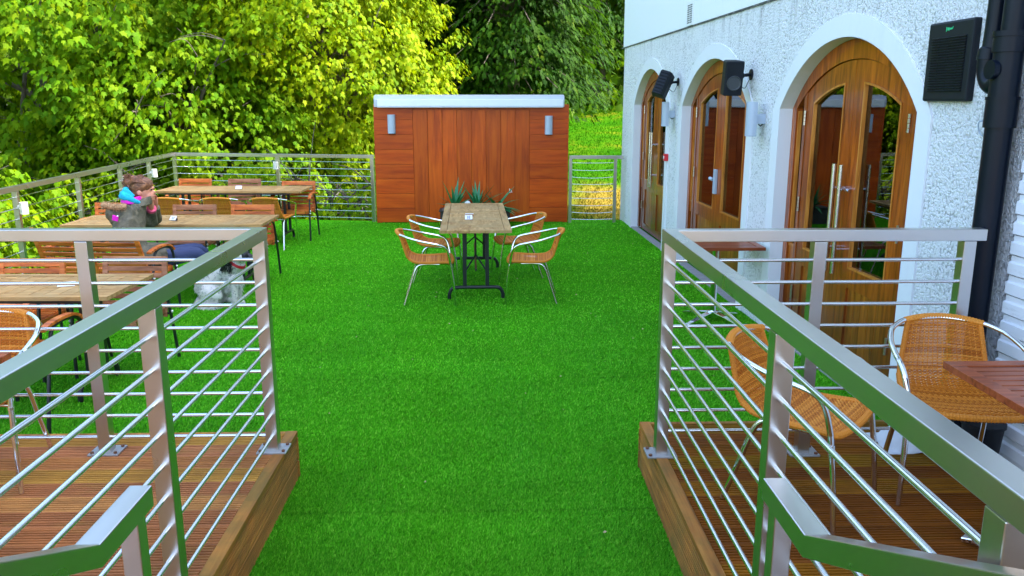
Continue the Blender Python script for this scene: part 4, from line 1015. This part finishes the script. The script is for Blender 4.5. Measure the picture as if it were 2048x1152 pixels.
# body: one continuous surface (head, neck, trunk, arms, hands, legs)
b = MB()
b.ball(head + Vector((-.012, 0, .02)), (.098, .076, .108)); b.ball(head + Vector((.04, 0, -.045)), (.058, .052, .062)); b.ball(head + Vector((.09, 0, -.012)), (.018, .012, .018)); b.ball(head + Vector((.080, 0, .028)), (.018, .04, .014)); b.ball(head + Vector((.078, 0, -.052)), (.016, .022, .010)); b.ball(head + Vector((.066, 0, -.085)), (.025, .024, .02))
for sy in (-1, 1): b.ball(head + Vector((-.02, sy * .078, -.008)), (.022, .010, .032))
limb(b, [head + Vector((-.02, 0, -.05)), Wp(-3.39, 7.98, 1.02), Wp(-3.43, 7.93, .95)], [.052, .048, .05])
limb(b, [Wp(-3.40, 7.93, .95), Wp(-3.44, 7.86, .8), Wp(-3.45, 7.80, .62), Wp(-3.42, 7.78, .50)], [.05, .085, .09, .10])
sh = {1: Wp(-3.50, 8.06, .945), -1: Wp(-3.44, 7.80, .96)}
el = {1: Wp(-3.42, 8.42, .80), -1: Wp(-3.405, 8.27, .79)}
wr = {1: Wp(-3.33, 8.22, .985), -1: Wp(-3.315, 8.09, .975)}
for s_ in (1, -1):
    limb(b, [sh[s_], sh[s_].lerp(el[s_], .5), el[s_], el[s_].lerp(wr[s_], .5), wr[s_]], [.04, .036, .032, .030, .026])
    pc = wr[s_].lerp(head + Vector((.03, s_ * .06, -.03)), .45); hd = (head + Vector((.045, s_ * .075, .045)) - wr[s_]).normalized()
    up_ = hd; side_ = Vector((.75, -s_ * .15, -.35)).normalized(); side_ = (side_ - up_ * side_.dot(up_)).normalized()
    p0_ = wr[s_] + up_ * .04; limb(b, [wr[s_], p0_, p0_ + up_ * .045], [.026, .034, .036])
    for j, (off, Lf) in enumerate(((-.028, .066), (-.009, .076), (.010, .072), (.028, .056))):
        q0 = p0_ + up_ * .04 + side_ * off; inn = Vector((0, -s_ * 1.0, 0)); limb(b, [q0, q0 + up_ * Lf * .5 + side_ * off * .2, q0 + up_ * Lf * .85 + inn * .010 + side_ * off * .3, q0 + up_ * Lf + inn * .016 + side_ * off * .3], [.0095, .009, .008, .0065], 8)
    limb(b, [p0_ + side_ * -.03, p0_ + side_ * -.055 + up_ * .03, p0_ + side_ * -.062 + up_ * .062], [.012, .010, .007], 8)
kn = {1: Wp(-2.98, 8.36, .50), -1: Wp(-2.93, 8.14, .50)}; an = {1: Wp(-2.95, 8.42, .09), -1: Wp(-2.90, 8.18, .09)}
for s_ in (1, -1): limb(b, [Wp(-3.40, 7.80 + s_ * .09, .50), Wp(-3.40, 7.80 + s_ * .09, .50).lerp(kn[s_], .5), kn[s_], kn[s_].lerp(an[s_], .35), an[s_], an[s_] + Vector((.14, .05, -.055))], [.082, .074, .056, .052, .036, .03])
fuse(b, 'body', SKIN, per, .0075, 3)
# parka
b = MB()
Y_ = lambda p, A, B: (p, A, B)
b.loft([(Wp(-3.40, 7.80, .47), (.19, 0, 0), (0, .19, 0)), (Wp(-3.42, 7.80, .56), (.175, 0, 0), (0, .185, 0)), (Wp(-3.46, 7.82, .68), (.16, -.02, 0), (.02, .175, 0)), (Wp(-3.46, 7.86, .8), (.145, -.02, .02), (.02, .185, 0)), (Wp(-3.45, 7.90, .89), (.13, -.02, .03), (.02, .19, 0)), (Wp(-3.42, 7.93, .965), (.10, -.02, .03), (.02, .13, 0)), (Wp(-3.395, 7.95, 1.01), (.075, -.02, .03), (.02, .08, 0))], 20)
for s_ in (1, -1): limb(b, [sh[s_].lerp(Wp(-3.42, 7.92, .92), .45), sh[s_], sh[s_].lerp(el[s_], .5) + Vector((0, 0, -.005)), el[s_] + Vector((0, 0, .004)), el[s_].lerp(wr[s_], .45), el[s_].lerp(wr[s_], .85)], [.085, .078, .066, .058, .052, .046])
for s_ in (1, -1): limb(b, [Wp(-3.42, 7.80 + s_ * .08, .54), Wp(-3.40, 7.80 + s_ * .09, .53).lerp(kn[s_], .5)], [.135, .105])
b.ball(Wp(-3.585, 7.88, .955), (.07, .12, .085), rot=(0, .3, 0)); b.ball(Wp(-3.56, 7.88, .90), (.07, .11, .08))
pk = fuse(b, 'parka', PARKA, per, .010, 3)
b = MB()
for s_ in (1, -1): limb(b, [Wp(-3.40, 7.80 + s_ * .09, .50), Wp(-3.40, 7.80 + s_ * .09, .50).lerp(kn[s_], .5), kn[s_], kn[s_].lerp(an[s_], .35), an[s_] + Vector((0, 0, .02))], [.096, .088, .070, .064, .052])
b.ball(Wp(-3.41, 7.8, .52), (.15, .17, .1)); fuse(b, 'jeans', JEANS, per, .011, 3)
b = MB()
for s_ in (1, -1): limb(b, [an[s_] + Vector((-.05, -.015, -.045)), an[s_] + Vector((.02, .005, -.04)), an[s_] + Vector((.10, .035, -.055)), an[s_] + Vector((.19, .065, -.062))], [.042, .046, .038, .026])
fuse(b, 'shoes', BLKPL, per, .009, 2)
def furball(m, c, r, n, L, w_, seed):
    rr = random.Random(seed)
    for k in range(n):
        d = Vector((rr.gauss(0, 1), rr.gauss(0, 1), rr.gauss(0, 1))).normalized(); p = Vector(c) + Vector((d.x * r[0], d.y * r[1], d.z * r[2])); s_ = d.orthogonal().normalized() * w_; s_.rotate(Matrix.Rotation(rr.uniform(0, 6.28), 3, d)); d2 = (d + Vector((rr.gauss(0, .35), rr.gauss(0, .35), rr.gauss(0, .35) - .2))).normalized()
        m.add([p - s_ - d * .006, p + s_ - d * .006, p + d2 * L * rr.uniform(.6, 1.2)], [(0, 1, 2)])
b = MB()
for k in range(9):
    u = k / 8; c_ = Wp(-3.63 + .17 * u, 7.80 + .02 * u, 1.035 - .01 * math.sin(u * 3.14) - .018 * u); b.ball(c_, (.032, .045, .030), 8, 6); furball(b, c_, (.03, .045, .03), 130, .026, .0022, k)
b.build('fur_trim', FUR, per)
b = MB()
limb(b, [Wp(-3.40, 8.10, 1.06), Wp(-3.47, 8.07, 1.10), Wp(-3.505, 8.0, 1.12), Wp(-3.50, 7.92, 1.125), Wp(-3.45, 7.87, 1.105), Wp(-3.39, 7.875, 1.07), Wp(-3.34, 7.92, 1.035)], [.02, .026, .030, .034, .032, .026, .018])
limb(b, [Wp(-3.47, 8.04, 1.15), Wp(-3.485, 7.95, 1.165), Wp(-3.44, 7.90, 1.145), Wp(-3.39, 7.90, 1.105)], [.02, .028, .024, .014]); limb(b, [Wp(-3.53, 7.97, 1.10), Wp(-3.51, 7.90, 1.105), Wp(-3.45, 7.855, 1.085)], [.02, .026, .018])
fuse(b, 'scarf', TURQ, per, .006, 2)
b = MB(); b.loft([(Wp(-3.435, 7.95, 1.035), (.095, 0, .0), (0, .11, 0)), (Wp(-3.445, 7.955, 1.085), (.092, 0, .02), (0, .105, 0))], 18); fuse(b, 'inner_hood', MAG, per, .008, 2)
b = MB(); b.loft([(Wp(-3.36, 7.97, 1.0), (.095, 0, .02), (0, .10, 0)), (Wp(-3.34, 8.0, 1.075), (.075, 0, .03), (0, .085, 0))], 18); b.ball(Wp(-3.38, 7.87, .985), (.06, .05, .06)); fuse(b, 'collar', PARKA, per, .008, 3)
b = MB(); b.box(Wp(-3.50, 7.702, .925), (.055, .012, .05), (.1, .3, 0)); b.build('pink_patch', MAG, per, bevel=.003)
b = MB(); b.ball(Wp(-3.475, 7.70, .945), .008, 8, 6); b.build('stud', WHITE, per)
# hair: skull cap of strands plus loose bun
b = MB(); rr = random.Random(4)
cap = MB(); cap.ball(head + Vector((-.035, 0, .038)), (.105, .090, .108), 16, 12); cap.ball(head + Vector((-.07, 0, -.02)), (.065, .082, .08)); cap.ball(head + Vector((.012, 0, .055)), (.078, .086, .078)); cap.ball(head + Vector((-.135, 0, .085)), (.055, .05, .05)); cap.ball(head + Vector((-.10, 0, .12)), (.04, .04, .035)); hr = fuse(cap, 'hair', HAIRM, per, .008, 2)
for k in range(260):
    th_ = rr.uniform(0, 6.28); P = head + Vector((-.135, 0, .09)); d = Vector((math.cos(th_), rr.uniform(-1, 1), math.sin(th_))).normalized(); p = P + d * .048; q_ = p + Vector((rr.gauss(0, .014), rr.gauss(0, .014), rr.gauss(.006, .012))); b.tube(smoothpath([p, (p + q_) / 2 + d * .02, q_], 3), .0018, 3, False)
for k in range(220):
    u = rr.uniform(-1.2, 1.2); st_ = head + Vector((.055, u * .055, .11 - abs(u) * .03)); en_ = head + Vector((-.12, u * .06, .06 + rr.gauss(0, .02))); mid_ = head + Vector((-.03, u * .09, .155 - .05 * abs(u))) ; b.tube(smoothpath([st_, mid_, en_], 4), .0022, 3, False)
b.build('loose_strands', HAIRM, hr)
b = MB(); b.ball(head + Vector((-.115, -.02, .055)), (.02, .05, .022)); b.build('hair_band', plain('pink_band', srgb(220, 130, 140), .7), per, smooth=True)
b = MB(); c_ = el[-1].lerp(wr[-1], .87); ax = (wr[-1] - el[-1]).normalized(); u_ = ax.orthogonal().normalized(); v_ = ax.cross(u_); b.loft([(c_, u_ * .048, v_ * .048), (c_ + ax * .028, u_ * .046, v_ * .046)], 16); b.build('pink_cuff', plain('pink_cuff', srgb(230, 90, 130), .7), per, smooth=True)
for s_ in (-1, 1):
    b = MB(); b.ball(head + Vector((.083, s_ * .030, .014)), .0085, 8, 6); b.build('eye', BLKPL, per, smooth=True)
    b = MB(); b.bar(head + Vector((.088, s_ * .018, .036)), head + Vector((.080, s_ * .046, .036)), .004, .005); b.build('eyebrow', HAIRM, per)
b = MB(); b.ball(head + Vector((.094, 0, -.050)), (.004, .017, .006), 8, 6); b.build('lips', plain('lips', srgb(190, 90, 90), .5), per, smooth=True)

# ------------------------------------------------------------ dog
dog = thing('dog', 'white and black speckled spaniel with a red collar sitting on the turf', 'dog', (-2.72, 8.05, 0)); DO = Vector((-2.72, 8.05, 0)); Wd = lambda x, y, z: Vector((x, y, z)) - DO
a = NM('spaniel_coat'); f_ = a.noise(a.mapping(), 34, 5, .75); f2_ = a.noise(a.mapping(), 90, 4, .7)
sp_ = a.ramp(f_, [(.54, (0, 0, 0)), (.62, (1, 1, 1))]); c = a.mix(a.math('MULTIPLY', sp_, .75), (.84, .81, .76, 1), (.10, .10, .11, 1)); c = a.mix(a.math('MULTIPLY', f2_, .12), c, (.35, .34, .32, 1)); a.set(c, .8); a.bump(f2_, .8, .02); COAT = a.m
BLKFUR = plain('black_fur', (.012, .012, .014, 1), .6, 0, .3, 40, .5)
hd = Wd(-2.445, 7.98, .505)
b = MB()
limb(b, [Wd(-2.84, 8.10, .12), Wd(-2.80, 8.08, .22), Wd(-2.70, 8.06, .32), Wd(-2.60, 8.04, .37), Wd(-2.53, 8.02, .41), Wd(-2.47, 8.0, .46)], [.13, .145, .125, .115, .085, .068], 18)
limb(b, [Wd(-2.62, 8.04, .34), Wd(-2.55, 8.03, .26), Wd(-2.58, 8.05, .17)], [.10, .095, .07])
b.ball(hd, (.066, .074, .068)); limb(b, [hd + Vector((-.005, -.03, .005)), hd + Vector((-.022, -.085, .012)), hd + Vector((-.035, -.135, .028))], [.045, .034, .028]); b.ball(hd + Vector((-.012, -.07, -.022)), (.026, .05, .02))
for sy in (-1, 1):                                   # hind: thigh, hock, paw folded under; fore: straight
    limb(b, [Wd(-2.82, 8.06 + sy * .085, .17), Wd(-2.72, 8.06 + sy * .12, .13), Wd(-2.69, 8.06 + sy * .125, .08)], [.10, .075, .05]); limb(b, [Wd(-2.70, 8.06 + sy * .125, .09), Wd(-2.80, 8.06 + sy * .13, .045), Wd(-2.72, 8.05 + sy * .13, .026), Wd(-2.65, 8.04 + sy * .13, .022)], [.045, .03, .028, .028])
    limb(b, [Wd(-2.555, 8.03 + sy * .06, .30), Wd(-2.535, 8.03 + sy * .06, .17), Wd(-2.53, 8.02 + sy * .06, .06), Wd(-2.50, 8.01 + sy * .06, .022), Wd(-2.475, 8.0 + sy * .06, .02)], [.052, .034, .026, .027, .025])
limb(b, [Wd(-2.92, 8.1, .05), Wd(-2.90, 7.98, .03), Wd(-2.80, 7.88, .025), Wd(-2.68, 7.86, .022)], [.04, .036, .035, .016])
bd = fuse(b, 'body', COAT, dog, .009, 3)
rr = random.Random(11); b = MB()
def tuft(m, p, d, L, w_):
    s_ = d.orthogonal().normalized() * w_; s_.rotate(Matrix.Rotation(rr.uniform(0, 6.28), 3, d)); e_ = p + d * L; m.add([p - s_, p + s_, p + d * L * .6 + s_ * .6 + Vector((0, 0, -.004)), e_ + Vector((0, 0, -L * .25))], [(0, 1, 2, 3)])
me_ = bd.data; vs_ = [v_ for v_ in me_.vertices]
for k in range(5200):
    v_ = vs_[rr.randrange(len(vs_))]; p = v_.co.copy(); n_ = v_.normal.copy()
    if p.z > .42: continue
    L = .018 + (.035 if (p.x > .1 and p.z < .34) or p.z < .1 else 0); d = (n_ * .35 + Vector((-.35, .0, -.9)) + Vector((rr.gauss(0, .25), rr.gauss(0, .25), rr.gauss(0, .2)))).normalized(); tuft(b, p - n_ * .003, d, L * rr.uniform(.6, 1.3), .0035)
b.build('fur', COAT, dog)
b = MB(); b.ball(hd + Vector((.004, .012, .018)), (.070, .070, .060)); b.ball(hd + Vector((-.045, -.03, .025)), (.030, .045, .036)); b.ball(hd + Vector((.042, -.03, .015)), (.032, .048, .048)); o = fuse(b, 'black_head_patch', BLKFUR, dog, .007, 2)
for sx in (-1, 1):
    b = MB(); e0 = hd + Vector((sx * .058, -.065 if sx < 0 else .0, .03)); w3 = 1.6 if sx < 0 else 1.0
    b.loft([(e0, (.014, 0, .006), (0, .025, 0)), (e0 + Vector((sx * .030 * w3, 0, -.025)), (.018, 0, .012), (0, .040, 0)), (e0 + Vector((sx * .056 * w3, 0, -.080)), (.030, 0, .010), (0, .045, 0)), (e0 + Vector((sx * .074 * w3, .0, -.155)), (.018, 0, 0), (0, .03, 0))], 12)
    for k in range(220): tuft(b, e0 + Vector((sx * rr.uniform(.01, .075) * w3, rr.uniform(-.04, .04), -rr.uniform(.03, .155))), Vector((sx * .3 + rr.gauss(0, .2), rr.gauss(0, .2), -1)).normalized(), .04, .004)
    b.build('ear', BLKFUR, dog, smooth=True)
    b = MB(); b.ball(hd + Vector((sx * .030, -.056, .028)), .0085, 8, 6); b.build('eye', BLKPL, dog, smooth=True)
b = MB(); b.ball(hd + Vector((-.036, -.156, .034)), (.022, .015, .017), 10, 8); b.build('nose', BLKPL, dog, smooth=True)
b = MB(); c_ = Wd(-2.495, 8.005, .435); ax = Vector((.45, -.1, .75)).normalized(); u_ = Vector((0, 1, 0)); u_ = (u_ - ax * u_.dot(ax)).normalized(); v_ = ax.cross(u_)
b.loft([(c_ - ax * .011, u_ * .087, v_ * .087), (c_ + ax * .011, u_ * .082, v_ * .082)], 20); b.build('collar', plain('red_collar', srgb(190, 20, 40), .5), dog, smooth=True)

# ------------------------------------------------------------ trees
rg = np.random.default_rng(21)
LEAF = np.array([(0, 0), (.16, .03), (.34, .02), (.30, .26), (.40, .52), (.19, .56), (0, 1.05)])      # half outline of a lobed leaf (x, along)
def leaves_mesh(name, P, Nn, Td, size, m, parent, fold=.25):
    """P centres, Nn normals, Td tip directions, all (n,3); two folded halves each"""
    n = len(P); Sd = np.cross(Nn, Td); Sd /= np.linalg.norm(Sd, axis=1)[:, None] + 1e-9
    k = len(LEAF); V = np.zeros((n, 2 * k - 2, 3)); s = size[:, None]
    def pt(x, y): return P + s * (Sd * x + Td * y - Nn * abs(x) * fold - Nn * (y * y) * .18)
    for i, (x, y) in enumerate(LEAF): V[:, i] = pt(x, y)
    for i, (x, y) in enumerate(LEAF[1:-1]): V[:, k + i] = pt(-x, y)
    base = np.arange(n)[:, None] * (2 * k - 2)
    f1 = np.concatenate([np.arange(k)]); f2 = np.array([0, k - 1] + list(range(2 * k - 3, k - 1, -1)))
    F = np.concatenate([base + f1, base + f2], 0)
    return bignp(name, V.reshape(-1, 3), F, k, m, parent)
def unit(a): return a / (np.linalg.norm(a, axis=1)[:, None] + 1e-9)
def crown(center, rad, ncl, nleaf, lsize, m, parent, seed, lump=.35, minr=.55, zmin=None, keep=None, crad=.30):
    g = np.random.default_rng(seed); d = unit(g.normal(size=(ncl, 3))); ph = g.uniform(0, 6.28, 6)
    lum = 1 + lump * (np.sin(d[:, 0] * 4.2 + ph[0]) * np.sin(d[:, 2] * 5.1 + ph[1]) + .5 * np.sin(d[:, 1] * 8 + ph[2]) * np.cos(d[:, 2] * 9 + ph[3]))
    r = minr + (1 - minr) * g.uniform(0, 1, ncl) ** .6
    cc = center + d * rad * (r * lum)[:, None]
    k = np.ones(ncl, bool)
    if zmin is not None: k &= cc[:, 2] > zmin
    if keep is not None: k &= keep(cc)
    cc, d = cc[k], d[k]; ncl = len(cc)
    az = unit(np.stack([d[:, 0], d[:, 1] - .3, d[:, 2] * .3], 1))
    rr_ = crad * np.sqrt(g.uniform(0, 1, (ncl, nleaf))); th = g.uniform(0, 6.283, (ncl, nleaf)); cr = g.uniform(.6, 1.25, (ncl, 1))
    rr_ = rr_ * cr; ox, oy = rr_ * np.cos(th), rr_ * np.sin(th); oz = -1.25 * rr_ ** 2 / crad + g.normal(0, .045, rr_.shape)
    P = cc[:, None] + np.stack([ox, oy, oz], 2); out = np.stack([np.cos(th), np.sin(th), np.zeros_like(th)], 2)
    T = out * .6 + az[:, None] * .45 + np.array([0, 0, -1.1]) + g.normal(0, .3, P.shape)
    N = out * .45 + az[:, None] * .55 + np.array([0, 0, .6]) + g.normal(0, .3, P.shape)
    P = P.reshape(-1, 3); T = unit(T.reshape(-1, 3)); N = N.reshape(-1, 3); N = unit(N - T * (N * T).sum(1)[:, None])
    leaves_mesh('crown', P, N, T, lsize * g.uniform(.6, 1.25, len(P)), m, parent)
    return cc
def limbs(base, cc, parent, nl, r0, fork=.35, seed=1, twig=90):
    rr = random.Random(seed); b = Vector(base); c = Vector(cc.mean(0)); top = b.lerp(c, .9) + Vector((0, 0, .6))
    m = MB(); m.tube(smoothpath([b, b.lerp(top, .35) + Vector((rr.uniform(-.2, .2), rr.uniform(-.2, .2), 0)), b.lerp(top, .7), top], 5), list(np.linspace(r0, r0 * .35, 16)), 10)
    idx = [rr.randrange(len(cc)) for _ in range(nl)]
    for i in idx:
        e = Vector(cc[i]); s = b.lerp(top, rr.uniform(fork, .95)); md = s.lerp(e, .5) + Vector((rr.uniform(-.3, .3), rr.uniform(-.3, .3), rr.uniform(.1, .5))); ra = r0 * rr.uniform(.14, .3)
        pth = smoothpath([s, md, e], 5); m.tube(pth, list(np.linspace(ra, .012, len(pth))), 6)
        for _ in range(twig // max(1, nl) + 2):
            j = rr.randrange(3, len(pth)); s2 = pth[j]; e2 = s2 + Vector((rr.gauss(0, .5), rr.gauss(0, .5), rr.gauss(.05, .35))); m.tube(smoothpath([s2, (s2 + e2) / 2 + Vector((0, 0, .1)), e2], 3), [.014, .011, .009, .008, .007, .005, .004], 4)
    m.build('trunk', BARK, parent, smooth=True)
def broadleaf(label, base, center, rad, ncl, nleaf, ls, m, seed, **k):
    t = thing('broadleaf_tree', label, 'tree', base, 0, 'leafy trees beyond the terrace railing'); off = np.array(base)
    cc = crown(np.array(center, float) - off, np.array(rad, float), ncl, nleaf, ls, m, t, seed, **k)
    limbs((0, 0, 0), cc, t, 44, .34 if rad[0] > 2.5 else .10, seed=seed, twig=220); return t
front = lambda lim: (lambda P: P[:, 1] < lim)
gk = np.random.default_rng(77)
broadleaf('large green maple filling the upper left, its dark trunk showing', (-10.9, 17.2, -2.2), (-9.0, 18.2, 3.4), (4.6, 4.0, 4.6), 2300, 32, .135, MAPLED, 2, zmin=.7, keep=lambda P: ~((P[:, 0] < 1.6) & (P[:, 0] > -2.4) & (P[:, 1] < 3.2) & (P[:, 2] < 6.3)) | (gk.uniform(0, 1, len(P)) < .14))
broadleaf('sunlit yellow green maple behind the left side of the timber screen', (-3.9, 19.3, -1.6), (-4.1, 18.8, 3.9), (3.5, 3.2, 4.2), 2400, 32, .11, MAPLEY, 5, minr=.5)
broadleaf('bushy green maple just beyond the back left corner of the railing', (-6.6, 16.8, -1.9), (-6.3, 16.9, 1.7), (3.0, 2.0, 2.7), 1300, 30, .115, MAPLE, 8)
broadleaf('low leafy maple beside the left railing', (-8.6, 11.5, -2.4), (-8.3, 11.4, -.1), (1.8, 3.2, 1.7), 700, 28, .115, MAPLE, 12)
broadleaf('green maple nearest the camera beyond the left railing', (-8.8, 6.2, -2.4), (-8.4, 6.3, 1.9), (1.9, 3.0, 3.0), 900, 28, .115, MAPLE, 15)
broadleaf('tall maple behind the others at the left edge of the photo', (-14.5, 16.5, -2.4), (-14.2, 16.5, 4.2), (3.6, 4.5, 5.2), 1200, 28, .14, MAPLED, 18)
def shrub(label, base, rad, ncl, seed):
    t = thing('leafy_shrub', label, 'shrub', base, 0, 'low shrubs under the back railing'); cc = crown(np.array((0, 0, rad[2] * .8)), np.array(rad, float), ncl, 26, .095, MAPLE, t, seed, crad=.25, minr=.4); limbs((0, 0, 0), cc, t, 10, .05, seed=seed)
shrub('leafy shrub behind the left part of the back railing', (-4.6, 15.4, -1.2), (1.3, .7, 1.1), 90, 31)
shrub('leafy shrub behind the back railing, against the timber screen', (-2.6, 15.0, -1.0), (1.2, .6, 1.0), 90, 33)
shrub('leafy shrub beyond the back left corner post', (-6.6, 15.0, -1.6), (1.1, .8, 1.4), 80, 35)

def conifer(label, base, height, rbase, n, seed, zlow, keep=None):
    t = thing('conifer_tree', label, 'tree', base, 0, 'dark conifers behind the timber screen'); g = np.random.default_rng(seed)
    # branches: drooping, each carrying fans of narrow sprays
    nb = n; zb = zlow + (height - zlow) * g.uniform(0, 1, nb) ** .9; az = g.uniform(0, 6.283, nb)
    R_ = rbase * (1 - .62 * (zb - zlow) / (height - zlow)) * g.uniform(.72, 1.1, nb)
    PP, NN, TT, SS = [], [], [], []; m = MB(); m.tube([(0, 0, -.3), (0, 0, height * .5), (0, 0, height)], [.35, .24, .03], 10)
    for i in range(nb):
        d = np.array([math.cos(az[i]), math.sin(az[i]), 0]); s = np.array([-d[1], d[0], 0]); L = R_[i]
        path = lambda u: d * L * u + np.array([0, 0, zb[i] + .25 * math.sin(u * 2.4) - .75 * u * u])
        if i % 3 == 0: m.tube([path(u) for u in (0, .3, .6, .92)], [.04, .03, .018, .006], 4)
        k = 46; u = .42 + .6 * g.uniform(0, 1, k) ** .8; w_ = g.normal(0, .22, k) * (1.2 - u * .5)
        pts = np.array([path(q) for q in u]) + s * w_[:, None] + np.array([0, 0, 1]) * (-.5 * np.abs(w_) + g.normal(0, .07, k))[:, None]
        T = d * .65 + s * (w_ * 2.2)[:, None] + np.array([0, 0, -.65]) + g.normal(0, .22, (k, 3)); N = d * .45 + np.array([0, 0, .8]) + g.normal(0, .25, (k, 3))
        PP.append(pts); TT.append(T); NN.append(N); SS.append(g.uniform(.12, .25, k))
    P = np.concatenate(PP); T = unit(np.concatenate(TT)); N = np.concatenate(NN); N = unit(N - T * (N * T).sum(1)[:, None]); Sz = np.concatenate(SS)
    if keep is not None: q = keep(P); P, T, N, Sz = P[q], T[q], N[q], Sz[q]
    global LEAF
    old = LEAF; LEAF = np.array([(0, 0), (.10, .08), (.22, .34), (.09, .36), (.19, .62), (.06, .64), (0, 1.0)])
    leaves_mesh('crown', P, N, T, Sz, YEW, t, .3); LEAF = old; m.build('trunk', BARK, t, smooth=True); return t
conifer('large dark conifer with drooping sprays behind the right half of the timber screen', (.45, 21.4, .5), 10.5, 2.9, 1500, 41, 1.6)
conifer('dark conifer half hidden by the corner of the white building', (4.0, 31.5, 1.6), 12.5, 3.6, 1100, 43, 2.4)
conifer('dark conifer in the gap between the yellow green maple and the nearer conifer', (-1.9, 25.0, .3), 11.0, 3.2, 1100, 45, .8)
# far woodland closing the view
def wood_mass(name, label, P0_, P1_, n, seed, h0, h1, thick):
    g = np.random.default_rng(seed); k = n; u = g.uniform(0, 1, k); A = np.array(P0_); B = np.array(P1_)
    c = A + (B - A) * u[:, None]; c = np.stack([c[:, 0] + g.normal(0, thick, k), c[:, 1] + g.normal(0, thick, k), h0 + (h1 - h0) * g.uniform(0, 1, k) ** .8 * (.85 + .15 * np.sin(u * 31))], 1)
    nl = 16; P = (c[:, None] + g.normal(0, .38, (k, nl, 3))).reshape(-1, 3); T = unit(g.normal(0, .5, P.shape) + np.array([0, -.2, -.7])); N = g.normal(0, .5, P.shape) + np.array([0, -.4, .7]); N = unit(N - T * (N * T).sum(1)[:, None])
    o = leaves_mesh(name, P, N, T, g.uniform(.25, .45, len(P)), WOODS, None); tag(o, label, 'woodland', kind='stuff')
wood_mass('woodland', 'dark mass of woodland behind the nearer trees', (-26, 22), (12, 36), 5200, 51, -1.5, 11, 1.6)
